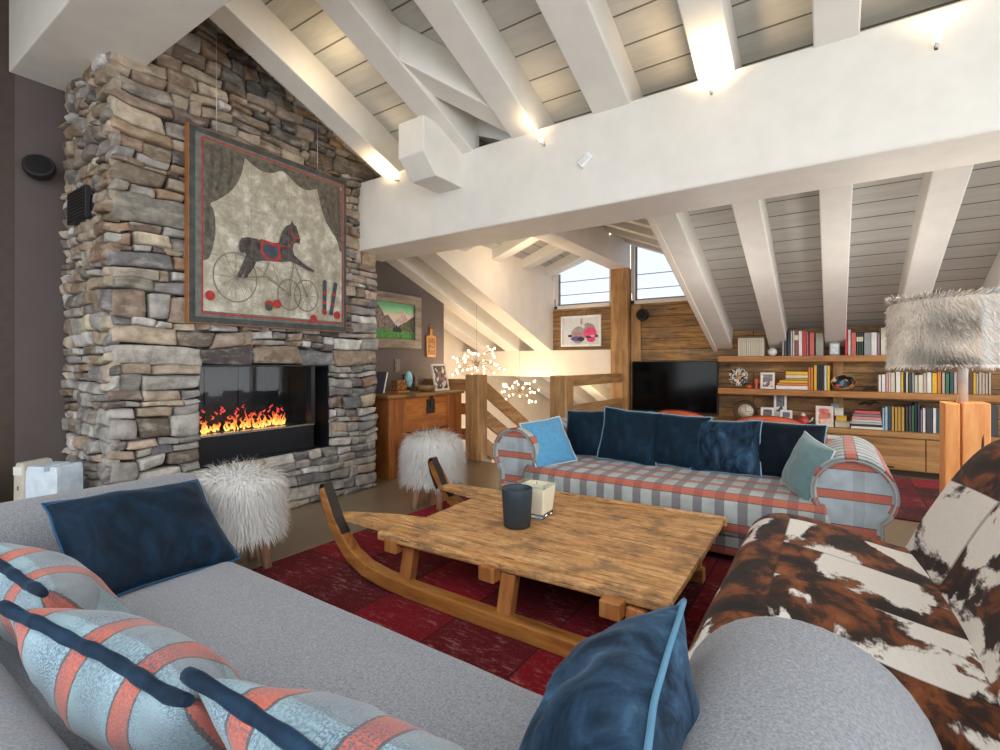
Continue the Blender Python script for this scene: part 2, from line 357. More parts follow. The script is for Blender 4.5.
paper = plain('paper', (236, 230, 216), .8)
white_gloss = plain('white_gloss', (236, 238, 240), .3)

# ------------------------------------------------------------------ room geometry
SL = .38
def zr(y): return 2.87 - SL * (y - 3.11) if y >= 1.15 else 2.87 + SL * 1.96 - SL * (1.15 - y)    # underside of the rafters
RD = .26                                                                                       # rafter depth: boards lie above
XL, XR, YB, YW = -4.54, 3.3, -3.6, 7.05

def floor_poly(name, x0, x1, y0, y1):
    return struct(B().box(x0, x1, y0, y1, -.2, 0).build(name, floor_m, origin=(x0, y0, 0)))
fl = B()
for q in ((-5.5, XR, YB, 4.9), (-2.55, XR, 4.9, YW + .15), (-5.5, -3.72, 4.9, 5.32)): fl.box(q[0], q[1], q[2], q[3], -.2, 0)
struct(fl.build('floor', floor_m, origin=(0, 0, 0)))

def roof_quad(b, x0, x1, y0, y1, th=.14):
    """boarded slope between two Y lines; uv in metres: u along X, v down the slope"""
    L = abs(y1 - y0) * math.sqrt(1 + SL * SL); z0, z1 = zr(y0) + RD, zr(y1) + RD
    k = b.add([(x0, y0, z0), (x1, y0, z0), (x1, y1, z1), (x0, y1, z1), (x0, y0, z0 + th), (x1, y0, z0 + th), (x1, y1, z1 + th), (x0, y1, z1 + th)])
    v0 = y0 * math.sqrt(1 + SL * SL)
    b.face((k, k + 1, k + 2, k + 3), 0, [(x0, v0), (x1, v0), (x1, v0 + L), (x0, v0 + L)])
    for q in ((7, 6, 5, 4), (0, 4, 5, 1), (1, 5, 6, 2), (2, 6, 7, 3), (3, 7, 4, 0)): b.face([k + i for i in q], 0, [(0, .1)] * 4)
rf = B(); roof_quad(rf, -5.8, XR + .1, 1.15, 3.6); roof_quad(rf, -1.31, XR + .1, 3.6, YW + .2); roof_quad(rf, -5.8, -3.76, 3.6, 11.4); roof_quad(rf, -3.76, -2.5, YW + .05, 11.4)
for q in ((-5.8, XR + .1, YB - .2, -2.6), (-5.8, XR + .1, -.25, 1.15), (-5.8, -3.3, -2.6, -.25), (2.9, XR + .1, -2.6, -.25)): roof_quad(rf, *q)  # leaves unseen skylight openings, added to light the sofas from above
for i in range(1, 4): roof_quad(rf, -3.3 + i * 1.55 - .06, -3.3 + i * 1.55 + .06, -2.6, -.25)
struct(rf.build('ceiling', ceiling_board, origin=(0, 0, 0)))

# ridge beam over the near half, the big cross beam, the rafters
def beam(name, b, mat=white_paint, bevel=.008): return struct(b.build(name, mat, bevel=bevel))
beam('ridge_beam', B().box(XL, XR, .90, 1.385, 3.13, 3.95))
beam('ceiling_beam', B().box(-3.9, XR, 3.11, 3.585, 2.25, 2.89), bevel=.015)
def rafter(x, y0, y1, w=.21, cutx=None):
    L = [(y0, zr(y0)), (y1, zr(y1)), (y1, zr(y1) + RD + .02), (y0, zr(y0) + RD + .02)]
    return beam('rafter_beam', B().prism(L, 'X', x - w / 2, x + w / 2))
rafter(-1.215, 1.3, YW - .03, .26)
for x in (-.57, .01, .63, 1.24, 1.86, 2.48): rafter(x, 1.3, YW - .03, .2)
rafter(-3.265, 1.3, 3.3, .21); rafter(-2.46, 1.3, 3.2, .21); rafter(-1.88, 1.3, 3.4, .22)
for x in (-3.9, -4.47, -5.05): rafter(x, 3.4, 11.3, .25)
beam('valley_beam', B().bar((-2.5, 2.28, zr(2.28) + .155), (-1.9, 3.12, zr(3.12) + .155), .2, .24))
beam('short_pillar', B().box(-3.13, -3.02, 3.13, 3.3, 2.88, 3.25))
# ridge of the dormer: runs back to the timber pillar, its cut end shows in front of the cross beam
beam('dormer_ridge_beam', B().box(-2.72, -2.46, 3.5, YW, 2.57, 2.96))
beam('dormer_ridge_beam_end', B().prism([(2.66, 3.0), (2.66, 2.74), (2.80, 2.6), (3.15, 2.6), (3.15, 3.0)], 'X', -2.72, -2.46), bevel=.01)
# dormer: cheeks, sloping boards and small rafters
ck = B().prism([(3.55, 2.72), (4.08, 2.5), (YW + .1, zr(YW + .1)), (YW + .1, 2.72)], 'X', -3.79, -3.73)
struct(ck.build('wall_dormer', cream_paint))
struct(B().prism([(3.6, 2.56), (4.08, 2.5), (YW + .1, zr(YW + .1) - .02), (YW + .1, 2.72), (3.6, 2.95)], 'X', -1.33, -1.28).build('wall_dormer_far', cream_paint))
DS = .36
def dz(x): return 2.56 + DS * (x + 3.73) if x < -2.59 else 2.56 + DS * 1.14 - .42 * (x + 2.59)
db = B()
for x0, x1 in ((-3.95, -2.59), (-2.59, -1.2)):
    y0, y1 = 3.16, YW + .25
    k = db.add([(x0, y0, dz(x0) + .14), (x1, y0, dz(x1) + .14), (x1, y1, dz(x1) + .14), (x0, y1, dz(x0) + .14), (x0, y0, dz(x0) + .26), (x1, y0, dz(x1) + .26), (x1, y1, dz(x1) + .26), (x0, y1, dz(x0) + .26)])
    db.face((k, k + 3, k + 2, k + 1), 0, [(y0, x0), (y1, x0), (y1, x1), (y0, x1)])
    for q in ((4, 5, 6, 7), (0, 1, 5, 4), (1, 2, 6, 5), (2, 3, 7, 6), (3, 0, 4, 7)): db.face([k + i for i in q], 0, [(0, .1)] * 4)
struct(db.build('ceiling_dormer', ceiling_board))
for y in (3.95, 4.7, 5.45, 6.2, 6.9):
    beam('dormer_rafter_beam', B().prism([(-3.76, dz(-3.76)), (-2.6, dz(-2.6)), (-2.6, dz(-2.6) + .15), (-3.76, dz(-3.76) + .15)], 'Y', y - .1, y + .1))
    beam('dormer_rafter_beam', B().prism([(-2.58, dz(-2.58)), (-1.31, dz(-1.31)), (-1.31, dz(-1.31) + .15), (-2.58, dz(-2.58) + .15)], 'Y', y - .1, y + .1))

# walls
def wall(name, poly, axis, a, b, mat): return struct(B().prism(poly, axis, a, b).build(name, mat))
top = lambda y: zr(y) + RD + .1
wall('wall_left', [(.93, -.2), (5.32, -.2), (5.32, top(5.32)), (1.15, top(1.15)), (.93, top(.93))], 'X', XL - .14, XL, taupe_wall)
wall('wall_left_near', [(YB, -.2), (.93, -.2), (.93, top(.93)), (YB, top(YB))], 'X', XL - .14, XL - .005, brown_trim)
wall('wall_stair_return', [(-5.6, -2.6), (XL - .14, -2.6), (XL - .14, top(5.32)), (-5.6, top(5.32))], 'Y', 5.18, 5.32, cream_paint)
wall('wall_stair', [(5.18, -2.6), (11.4, -2.6), (11.4, top(11.4)), (5.18, top(5.18))], 'X', -5.68, -5.55, cream_paint)
wall('wall_stair_far_side', [(7.19, -2.6), (11.4, -2.6), (11.4, top(11.4)), (7.19, top(7.19))], 'X', -2.52, -2.45, cream_paint)
wall('wall_stair_end', [(-5.7, -2.6), (-2.45, -2.6), (-2.45, .4), (-5.7, .4)], 'Y', 11.3, 11.4, cream_paint)
struct(B().box(-5.6, -2.45, 4.9, 11.4, -2.75, -2.6).build('floor_lower', floor_m))
# far wall: reclaimed boards, with two dormer windows
def board_wall(b, x0, x1, z0, z1, y=YW):
    k = b.add([(x0, y, z0), (x1, y, z0), (x1, y, z1), (x0, y, z1), (x0, y + .14, z0), (x1, y + .14, z0), (x1, y + .14, z1), (x0, y + .14, z1)])
    b.face((k, k + 1, k + 2, k + 3), 0, [(x0, z0), (x1, z0), (x1, z1), (x0, z1)])
    for q in ((7, 6, 5, 4), (0, 4, 5, 1), (1, 5, 6, 2), (2, 6, 7, 3), (3, 7, 4, 0)): b.face([k + i for i in q], 0, [(0, .1)] * 4)
bw = B(); board_wall(bw, -2.52, XR, -.2, 1.62); board_wall(bw, -2.52, -1.3, 1.62, 2.06); board_wall(bw, -3.79, -2.7, 1.39, 2.045)
struct(bw.build('wall_back', barn_board))
struct(B().box(-5.6, -2.7, YW - .06, YW + .14, .98, 1.40).build('wall_stair_lintel', cream_paint))
struct(B().box(-2.715, -2.455, YW - .13, YW + .13, 0, 2.58).build('timber_pillar', post_wood, bevel=.012))
struct(B().box(-2.44, -2.30, YW - .03, YW, 0, 2.03).build('trim_1', post_wood, bevel=.004))
# windows of the dormer
glass = N('window_glass'); gt = glass.t; tr = glass.new('ShaderNodeBsdfTransparent'); tr.inputs[0].default_value = (.56, .58, .62, 1); gl = glass.new('ShaderNodeBsdfGlossy'); gl.inputs['Roughness'].default_value = .02
mx = glass.new('ShaderNodeMixShader'); mx.inputs[0].default_value = .06; glass.link(tr.outputs[0], mx.inputs[1]); glass.link(gl.outputs[0], mx.inputs[2]); glass.link(mx.outputs[0], gt.nodes['Material Output'].inputs[0]); glass = glass.m
def dormer_window(nm, x0, x1):
    zb = 2.05; t0, t1 = dz(x0) + .1, dz(x1) + .1
    f = .055; outer = [(x0, zb), (x1, zb), (x1, t1), (x0, t0)]
    b = B(); b.box(x0, x1, YW - .02, YW + .1, zb, zb + f).box(x0, x0 + f, YW - .02, YW + .1, zb, t0).box(x1 - f, x1, YW - .02, YW + .1, zb, t1)
    b.prism([(x0, t0 - f), (x1, t1 - f), (x1, t1 + .12), (x0, t0 + .12)], 'Y', YW - .02, YW + .1)
    w = struct(b.build(nm, white_paint, bevel=.004))
    g = B().prism([(x0 + f, zb + f), (x1 - f, zb + f), (x1 - f, t1 - f), (x0 + f, t0 - f)], 'Y', YW + .05, YW + .056); g.build('window_pane', glass, w)
    gf = B()
    gf.box(x0 + f, x1 - f, YW + .03, YW + .06, zb + f, zb + f + .025).box(x0 + f, x0 + f + .02, YW + .03, YW + .06, zb + f, t0 - f).box(x1 - f - .02, x1 - f, YW + .03, YW + .06, zb + f, t1 - f)
    gf.build('window_sash', plain('sash_grey', (120, 122, 124), .5), w)
    for z in (zb + .22, zb + .43):
        if z < min(t0, t1) + .1: B().box(x0 + f, x1 - f, YW + .035, YW + .06, z, z + .008).build('glazing_bar', plain('sash_grey', (120, 122, 124)), w)
    B().box(x0 + .012, x0 + .03, YW - .045, YW - .02, zb + .06, zb + .16).build('window_handle', chrome, w)
dormer_window('window_1', -3.70, -2.72); dormer_window('window_2', -2.45, -1.34)
wall('wall_dormer_top', [(-3.79, 2.5), (-3.70, 2.5), (-3.70, dz(-3.7) + .3), (-3.79, dz(-3.79) + .3)], 'Y', YW - .02, YW + .12, white_paint)
# glazed gable and terrace front behind the viewer: open frames that daylight comes through
gb = B()
for y in (-3.6, -2.2, -.8, .6, 2.0, 3.4, 4.8, 6.2): gb.box(XR - .05, XR + .08, y - .05, y + .05, 0, top(y) - .1)
gb.box(XR - .05, XR + .08, YB, 7.0, 2.25, 2.4).box(XR - .05, XR + .08, YB, 7.0, 0, .12)
struct(gb.build('window_3', white_paint))
wall('wall_right', [(6.9, -.2), (YW + .14, -.2), (YW + .14, top(YW)), (6.9, top(6.9))], 'X', XR, XR + .12, white_paint)
tb = B()
for x in (-4.5, -3, -1.5, 0, 1.5, 3.2): tb.box(x - .05, x + .05, YB - .08, YB + .05, 0, top(YB) - .08)
tb.box(XL, XR, YB - .08, YB + .05, 0, .12)
struct(tb.build('window_4', white_paint))

# ------------------------------------------------------------------ stone chimney
XF = -3.70; CY0, CY1, CXB = 1.19, 3.33, XL
OY0, OY1, OZ0, OZ1 = 1.708, 2.803, .452, 1.184
PAL_LOW = [((196, 192, 185), 6), ((180, 175, 168), 6), ((156, 152, 149), 5), ((212, 208, 202), 6), ((200, 178, 158), 2), ((130, 128, 130), 3), ((206, 190, 176), 3)]
PAL_HIGH = [((170, 150, 130), 5), ((150, 132, 114), 5), ((126, 112, 100), 4), ((186, 168, 148), 4), ((164, 138, 112), 3), ((108, 102, 98), 3), ((152, 126, 106), 2), ((198, 182, 160), 3), ((154, 146, 137), 4)]
def stone_col(z):
    PAL = PAL_LOW if random.random() < max(.12, 1.2 - .5 * z) else PAL_HIGH
    p = random.choices([q for q, _ in PAL], [w for _, w in PAL])[0]
    k = random.uniform(.86, 1.1); return srgb(*[min(246, c * k + random.uniform(-2, 2)) for c in p])
def partition(a0, a1, z0, z1, out, wmax=.52, hmax=.17):
    w, h = a1 - a0, z1 - z0
    hm = random.uniform(.11, hmax) if random.random() < .72 else random.uniform(.06, .1); wm = random.uniform(max(.14, h * 1.3), wmax)
    if h > hm and h > .1 and not (w < h * 1.5 and h < .2):
        t = z0 + h * random.uniform(.3, .7); partition(a0, a1, z0, t, out, wmax, hmax); partition(a0, a1, t, z1, out, wmax, hmax)
    elif (w > wm and w > .17) or w > 4.2 * h:
        t = a0 + w * random.uniform(.28, .72); partition(a0, t, z0, z1, out, wmax, hmax); partition(t, a1, z0, z1, out, wmax, hmax)
    else: out.append((a0, a1, z0, z1))
def warp(a, z, seed, lim):
    n1 = noise.noise(Vector((a * 1.7, z * 2.2, seed))); n2 = noise.noise(Vector((a * 1.9 + 9, z * 2.4, seed + 4)))
    k = min(1, lim / .1)
    return a + (.04 * n1 + .016 * noise.noise(Vector((a * 8, z * 8, seed + 7)))) * k, z + (.045 * n2 + .012 * noise.noise(Vector((a * 7, z * 8, seed + 2)))) * k
sb = B()
def lay(rects, P, seed, bounds):
    for a0, a1, z0, z1 in rects:
        w, h = a1 - a0, z1 - z0; g = .003
        nu, nv = max(9, int(w / .018)), max(8, int(h / .016)); d0 = random.uniform(.016, .05); dn = random.uniform(0, 50); sl = random.uniform(-.014, .014); sl2 = random.uniform(-.014, .014)
        sb.c = stone_col(z0); rows = []
        jz_ = min(.016, h * .13); jit = [(random.uniform(-.014, .014), random.uniform(-jz_, jz_)) for _ in range(4)]
        us = [-1] + [i / nu for i in range(nu + 1)] + [2]
        for jv in range(-1, nv + 2):
            row = []
            for iu in range(-1, nu + 2):
                u = .5 - .5 * math.cos(PI * min(1, max(0, iu / nu))); v = .5 - .5 * math.cos(PI * min(1, max(0, jv / nv))); skirt = iu < 0 or jv < 0 or iu > nu or jv > nv
                cu, cv = 2 * u - 1, 2 * v - 1
                # soften the corners of the outline
                ru = cu * (1 - .05 * abs(cv) ** 6 * min(1, h / w * 1.2)); rv = cv * (1 - .06 * abs(cu) ** 10)
                jx = sum(q[0] * wt for q, wt in zip(jit, ((1 - u) * (1 - v), u * (1 - v), u * v, (1 - u) * v))); jz = sum(q[1] * wt for q, wt in zip(jit, ((1 - u) * (1 - v), u * (1 - v), u * v, (1 - u) * v)))
                a = (a0 + a1) / 2 + ru * (w / 2 - g) + jx; z = (z0 + z1) / 2 + rv * (h / 2 - g) + jz
                lim = min(abs(a - bounds[0]), abs(a - bounds[1]), *(abs(q) for q in bounds[2](a, z)))
                a, z = warp(a, z, seed, min(.1, lim))
                ca = abs(cu) ** (w / h * 8); edge = (1 - min(1, ca)) * (1 - abs(cv) ** 9)
                v3 = Vector((a * 6 + dn, z * 8, dn)); vd, vp = noise.voronoi(v3); fac = noise.noise(Vector(vp[0]) * 5.3) * .5 + noise.noise(Vector(vp[0]) * 3.1 + v3 * .6)
                nn = noise.fractal(Vector((a * 22 + dn, z * 30, dn)), .9, 2, 3)
                dep = -.03 if skirt else d0 * (.45 + .55 * edge) + sl * cu + sl2 * cv + .016 * fac * edge + .0045 * nn
                row.append(P(a, z, dep))
            rows.append(sb.add(row))
        W = nu + 3
        for j in range(len(rows) - 1):
            for i in range(W - 1): sb.face((rows[j] + i, rows[j] + i + 1, rows[j + 1] + i + 1, rows[j + 1] + i), 0, None, True)
def seg(a, z, p, q):
    return ((a - max(p[0], min(q[0], a))) ** 2 + (z - max(p[1], min(q[1], z))) ** 2) ** .5
open_d = lambda a, z: (seg(a, z, (OY0, OZ0), (OY1, OZ1)), z)
R = []
partition(CY0, CY1, 0, OZ0, R, .6, .22); partition(CY0, OY0, OZ0, OZ1, R, .5, .27); partition(OY1, CY1, OZ0, OZ1, R, .42, .18)
for a, b_ in ((CY0, 1.72), (1.72, 2.10), (2.10, 2.52), (2.52, 2.86), (2.86, CY1)): R.append((a, b_, OZ1 + .005, OZ1 + .135 + random.uniform(0, .004)))
partition(CY0, CY1, OZ1 + .14, 3.9, R, .7, .28)
R = [q for q in R if q[2] < zr((q[0] + q[1]) / 2) + RD + .05]
lay(R, lambda a, z, d: (XF - .02 + d, a, z), 1.5, (CY0, CY1, open_d))
R = []; partition(0, CY0 and (XF - CXB), 0, 3.4, R, .3, .2)
lay(R, lambda a, z, d: (CXB + a, CY0 + .02 - d, z), 11.5, (0, XF - CXB, lambda a, z: (1, z)))
sb.c = srgb(52, 46, 40)
for q in ((CXB, XF - .045, CY0 + .045, OY0 - .005, 0, 3.86), (CXB, XF - .045, OY1 + .005, CY1 - .02, 0, 3.5), (CXB, XF - .045, OY0 - .005, OY1 + .005, 0, OZ0 - .005), (CXB, XF - .045, OY0 - .005, OY1 + .005, OZ1 + .01, 3.7)): sb.box(*q)
struct(sb.build('wall_chimney', stone, origin=(XF, 2.2, 0)), 'Rustic stacked field stone chimney breast with a wide gas fire in it', 'chimney')

# fireplace insert
fp = thing('fireplace', 'Black framed glass-fronted gas fireplace set into the stone chimney', 'fireplace', (XF - .1, 2.255, OZ0))
ib = B().box(XF - .62, XF - .6, OY0, OY1, OZ0, OZ1)
ib.box(XF - .6, XF - .03, OY0, OY0 + .012, OZ0, OZ1).box(XF - .6, XF - .03, OY1 - .012, OY1, OZ0, OZ1).box(XF - .6, XF - .03, OY0, OY1, OZ1 - .012, OZ1).box(XF - .6, XF - .03, OY0, OY1, OZ0, OZ0 + .012)
ib.build('firebox', plain('firebox_steel', (26, 29, 33), .35, .3), fp)
for y in (2.02, 2.3, 2.56): B().box(XF - .6, XF - .588, y - .004, y + .004, .66, OZ1 - .02).build('firebox_seam', black_matt, fp)
B().box(XF - .14, XF - .1, OY0 + .012, 2.7, OZ0 + .012, .655).build('lower_panel', plain('panel_steel', (34, 37, 42), .3, .3), fp, bevel=.003)
B().box(XF - .16, XF - .09, OY0 + .012, 2.7, .655, .672).build('ledge', chrome, fp, bevel=.003)
B().box(XF - .16, XF - .08, 2.66, 2.7, .672, OZ1 - .012).build('door_post', plain('panel_steel', (34, 37, 42)), fp, bevel=.003)
B().box(XF - .5, XF - .18, 1.76, 2.6, .60, .67).build('burner_tray', black_matt, fp, bevel=.004)
fgl = N('fire_glass'); _tr = fgl.new('ShaderNodeBsdfTransparent'); _gl = fgl.new('ShaderNodeBsdfGlossy'); _gl.inputs['Roughness'].default_value = .03; _mx = fgl.new('ShaderNodeMixShader'); _mx.inputs[0].default_value = .018
fgl.link(_tr.outputs[0], _mx.inputs[1]); fgl.link(_gl.outputs[0], _mx.inputs[2]); fgl.link(_mx.outputs[0], fgl.t.nodes['Material Output'].inputs[0])
B().box(XF - .128, XF - .124, OY0 + .02, 2.66, .672, OZ1 - .014).build('glass_pane', fgl.m, fp)
fm = N('fire'); v = fm.coord('Generated'); sp = fm.new('ShaderNodeSeparateXYZ'); fm.link(v, sp.inputs[0])
fm.color((0, 0, 0, 1)); fm.link(fm.ramp(fm.math('ADD', sp.outputs[2], fm.math('MULTIPLY', fm.math('SUBTRACT', fm.noise(fm.coord(), 30, 2), .5), .5)), [(.05, srgb(255, 220, 120)), (.22, srgb(250, 150, 50)), (.45, srgb(230, 84, 56)), (1, srgb(180, 40, 60))]), fm.b.inputs['Emission Color']); fm.set(emis=1.5)
fb = B()
for i in range(70):
    y = random.uniform(1.78, 2.56); x = XF - random.uniform(.2, .42); hh = random.uniform(.03, .085) * (1.35 if abs(y - 2.3) < .25 else .9) * (1.5 if random.random() < .15 else 1); w = random.uniform(.006, .014); ph = random.uniform(0, 6)
    pts = [(x, y + .02 * math.sin(ph + t * 5.5) * t, .665 + hh * t) for t in [k / 6 for k in range(7)]]
    fb.tube(pts, [w * s_ for s_ in (.5, 1, .95, .7, .5, .3, .04)], 6)
for i in range(40):
    y = random.uniform(1.8, 2.5); x = XF - random.uniform(.2, .4); z = .665 + random.uniform(.05, .17); ph = random.uniform(0, 6)
    fb.tube([(x, y + .012 * math.sin(ph + t * 5), z + .03 * t) for t in (0, .3, .6, 1)], [.002, .007, .005, .001], 5)
fo = fb.build('flame', fm.m, fp, smooth=True); fo['kind'] = 'stuff'

# vent and speakers
v = thing('air_vent', 'Dark square grille on the side of the stone chimney', 'vent', (-4.17, CY0 - .035, 2.15))
B().box(-4.31, -3.97, CY0 - .05, CY0 - .02, 2.135, 2.345).build('vent_frame', black_matt, v, bevel=.004)
g = B()
for i in range(9): g.box(-4.29, -3.99, CY0 - .054, CY0 - .05, 2.15 + .0215 * i, 2.162 + .0215 * i)
g.build('vent_grille', plain('dark_grille', (34, 30, 28), .6), v)
def speaker(loc, rot, label):
    t = thing('wall_speaker', label, 'speaker', loc, rot, None); t.scale = (.84, .84, .84)
    B().lathe([(.03, 0), (.045, .0), (.045, .05), (.06, .06), (.1, .075), (.105, .1), (.1, .14), (.092, .15)], n=28).build('speaker_housing', black_matt, t, local=True)
    B().lathe([(.091, .146), (.07, .154), (.03, .158), (.001, .159)], n=28, cap=False).build('speaker_grille', plain('grille_cloth', (14, 14, 15), .9), t, local=True)
speaker((XL, 1.065, 2.50), Euler((0, math.radians(75), math.radians(-20))), 'Round black speaker on the dark taupe wall beside the chimney')
speaker((-2.255, YW, 1.885), Euler((math.radians(90), 0, 0)), 'Round black speaker on the timber boards above the television')

# ------------------------------------------------------------------ pictures
def picture_on_x(x, y0, y1, z0, z1): return x
art = thing('hanging_painting', 'Large faded painting of a toy horse on wheels, hung on the stone chimney', 'painting', (-3.62, 2.25, 1.475))
silver = N('aged_silver_leaf'); v_ = silver.coord(); f_ = silver.noise(v_, 7, 6, .7); g_ = silver.noise(v_, 40, 5, .7)
c_ = silver.ramp(f_, [(.3, srgb(136, 130, 112)), (.5, srgb(170, 164, 146)), (.68, srgb(218, 214, 200))]); c_ = silver.mix(silver.ramp(g_, [(.55, (0, 0, 0)), (.7, (.5,) * 3)]), c_, srgb(120, 110, 86)); silver.color(c_); silver.set(rough=.55, metal=.1); silver = silver.m
a_dark = plain('painted_charcoal', (78, 73, 65), .7, var=.2, scale=18); a_grey = plain('painted_border', (104, 104, 96), .7, var=.14, scale=20); a_red = plain('painted_red', (164, 42, 38), .6, var=.14, scale=30); a_black = plain('painted_black', (70, 64, 62), .7, var=.3, scale=26); a_line = plain('painted_thin_line', (128, 120, 104), .7); a_curt = plain('painted_curtain', (92, 87, 76), .7, var=.22, scale=24); a_blue = plain('painted_slate', (58, 70, 84), .7, var=.2)
AX, AY0, AY1, AZ0, AZ1 = -3.618, 1.60, 2.90, 1.48, 2.825
fr = B(); t_ = .035
fr.box(AX - .05, AX - .001, AY0 - .006, AY0, AZ0 - .006, AZ1 + .004).box(AX - .05, AX - .001, AY1, AY1 + .005, AZ0 - .005, AZ1 + .004).box(AX - .05, AX - .001, AY0, AY1, AZ1, AZ1 + .004).box(AX - .05, AX - .001, AY0, AY1, AZ0 - .007, AZ0)
fr.build('picture_frame', plain('frame_edge', (150, 92, 44), .5), art)
cv = B(); cv.box(AX - .045, AX, AY0, AY1, AZ0, AZ1, 0)
lev = [0]
def ap(poly, m):          # painted patch; poly in picture units (0..1 across, 0..1 up)
    lev[0] += 1; x = AX + .0006 + .00012 * lev[0]
    k = cv.add([(x, AY0 + (AY1 - AY0) * u, AZ0 + (AZ1 - AZ0) * w) for u, w in poly]); cv.face(range(k, k + len(poly)), m)
def strip(pts, w, m):
    for (u0, v0), (u1, v1) in zip(pts, pts[1:]):
        d = math.hypot(u1 - u0, v1 - v0) or 1; nx, ny = -(v1 - v0) / d * w / 2, (u1 - u0) / d * w / 2
        ap([(u0 - nx, v0 - ny), (u1 - nx, v1 - ny), (u1 + nx, v1 + ny), (u0 + nx, v0 + ny)], m)
        lev[0] -= 1
    lev[0] += 1
def ringp(cx, cy, r, w, m, n=40):
    pts = [(cx + r * math.cos(2 * PI * i / n), cy + r * math.sin(2 * PI * i / n)) for i in range(n + 1)]; strip(pts, w, m)
def disc(cx, cy, r, m): ap([(cx + r * math.cos(2 * PI * i / 20), cy + r * math.sin(2 * PI * i / 20)) for i in range(20)], m)
BW = .062
for p in ([(0, 0), (1, 0), (1, BW), (0, BW)], [(0, 1 - BW), (1, 1 - BW), (1, 1), (0, 1)], [(0, BW), (BW, BW), (BW, 1 - BW), (0, 1 - BW)], [(1 - BW * .6, BW), (1, BW), (1, 1 - BW), (1 - BW * .6, 1 - BW)]): ap(p, 2)
for p in ([(0, 0), (1, 0), (1, .03), (0, .03)], [(0, .972), (1, .972), (1, 1), (0, 1)], [(0, 0), (.03, 0), (.03, 1), (0, 1)], [(.982, 0), (1, 0), (1, 1), (.982, 1)]): ap(p, 9)
def curve(p, it=2):
    for _ in range(it):
        q = [p[0]]
        for a, b_ in zip(p, p[1:]): q += [(a[0] * .75 + b_[0] * .25, a[1] * .75 + b_[1] * .25), (a[0] * .25 + b_[0] * .75, a[1] * .25 + b_[1] * .75)]
        p = q + [p[-1]]
    return p
ap([(.065, .945), (.30, .945)] + curve([(.29, .90), (.275, .82), (.23, .73), (.16, .66), (.10, .62)]) + [(.12, .60)] + curve([(.13, .56), (.135, .48), (.12, .40), (.10, .33), (.065, .32)]), 6)
ap([(.28, .945), (.95, .945)] + curve([(.95, .90), (.90, .885), (.82, .90), (.76, .88), (.70, .852), (.63, .862), (.57, .905), (.52, .925), (.47, .89), (.40, .875), (.33, .90), (.28, .93)]), 6)
ap([(.76, .93), (.962, .93), (.962, .52)] + curve([(.945, .53), (.925, .60), (.86, .66), (.81, .74), (.78, .84), (.76, .93)]), 6)
for p in ([(.11, .93), (.12, .82), (.10, .66), (.085, .45)], [(.16, .93), (.17, .82), (.14, .7)], [(.22, .93), (.225, .84), (.2, .74)], [(.82, .92), (.84, .8), (.9, .66)], [(.88, .92), (.885, .78), (.93, .62)], [(.93, .92), (.935, .8), (.95, .62)]): strip(curve(p), .02, 1)
strip([(.065, .05), (.065, .955), (.968, .955), (.968, .05), (.065, .05)], .008, 3)
wl = [(.242, .256, .122, .133), (.572, .198, .078, .09), (.69, .205, .085, .095)]
for cx_, cy_, rx_, ry_ in wl:
    pts = [(cx_ + rx_ * math.cos(2 * PI * i / 40), cy_ + ry_ * math.sin(2 * PI * i / 40)) for i in range(41)]; strip(pts, .008, 5)
    for k in range(12): strip([(cx_, cy_), (cx_ + rx_ * math.cos(k * PI / 6), cy_ + ry_ * math.sin(k * PI / 6))], .0025, 5)
    disc(cx_, cy_, .011, 5)
strip([(.242, .256), (.42, .285), (.572, .198)], .007, 5); strip([(.40, .28), (.44, .37)], .007, 5); strip([(.572, .2), (.60, .40), (.69, .205)], .007, 5); strip([(.36, .33), (.5, .25), (.46, .36)], .004, 5)
horse = [(.262, .455), (.272, .475), (.31, .488), (.36, .488), (.43, .482), (.50, .492), (.52, .555), (.545, .60), (.575, .618), (.588, .640), (.60, .622), (.618, .612), (.632, .575), (.645, .535), (.636, .513), (.618, .518), (.598, .505), (.592, .47), (.60, .44), (.655, .405), (.70, .385), (.745, .368), (.742, .355), (.70, .36), (.65, .378), (.58, .40), (.52, .385), (.46, .378), (.41, .375), (.36, .36), (.335, .31), (.312, .28), (.305, .262), (.285, .258), (.295, .31), (.285, .285), (.268, .258), (.248, .258), (.262, .30), (.282, .345), (.30, .39), (.292, .41), (.278, .39), (.262, .40), (.258, .43)]
ap(horse, 4)
ap([(.385, .482), (.505, .475), (.515, .40), (.48, .38), (.415, .383), (.385, .42)], 3); ap([(.40, .472), (.49, .467), (.497, .415), (.47, .393), (.425, .397), (.40, .425)], 8)
strip([(.385, .49), (.45, .482), (.515, .478)], .009, 3); strip([(.575, .605), (.585, .56), (.608, .54), (.642, .548)], .006, 3); strip([(.52, .48), (.565, .48), (.608, .535)], .006, 3)
for cx_, cy_ in ((.102, .143), (.438, .126), (.489, .135), (.74, .066), (.921, .103)): disc(cx_, cy_, .026, 3)
disc(.436, .112, .022, 1)
for (u0, v0), (u1, v1) in (((.822, .106), (.824, .305)), ((.872, .10), (.908, .30))):
    strip([(u0, v0), (u1, v1)], .028, 8); disc(u1, v1, .015, 8)
    for k in (.3, .62): strip([(u0 + (u1 - u0) * k, v0 + (v1 - v0) * k), (u0 + (u1 - u0) * (k + .1), v0 + (v1 - v0) * (k + .1))], .028, 3)
disc(.822, .115, .018, 3)
for u in (.33, .56): strip([(u, .08), (u, .9)], .0015, 5)
for w in (.36, .64): strip([(.08, w), (.95, w)], .0015, 5)
cv.build('canvas', [silver, a_dark, a_grey, a_red, a_black, a_line, a_curt, a_line, a_blue, plain('painted_edge', (62, 66, 66), .7, var=.2)], art)
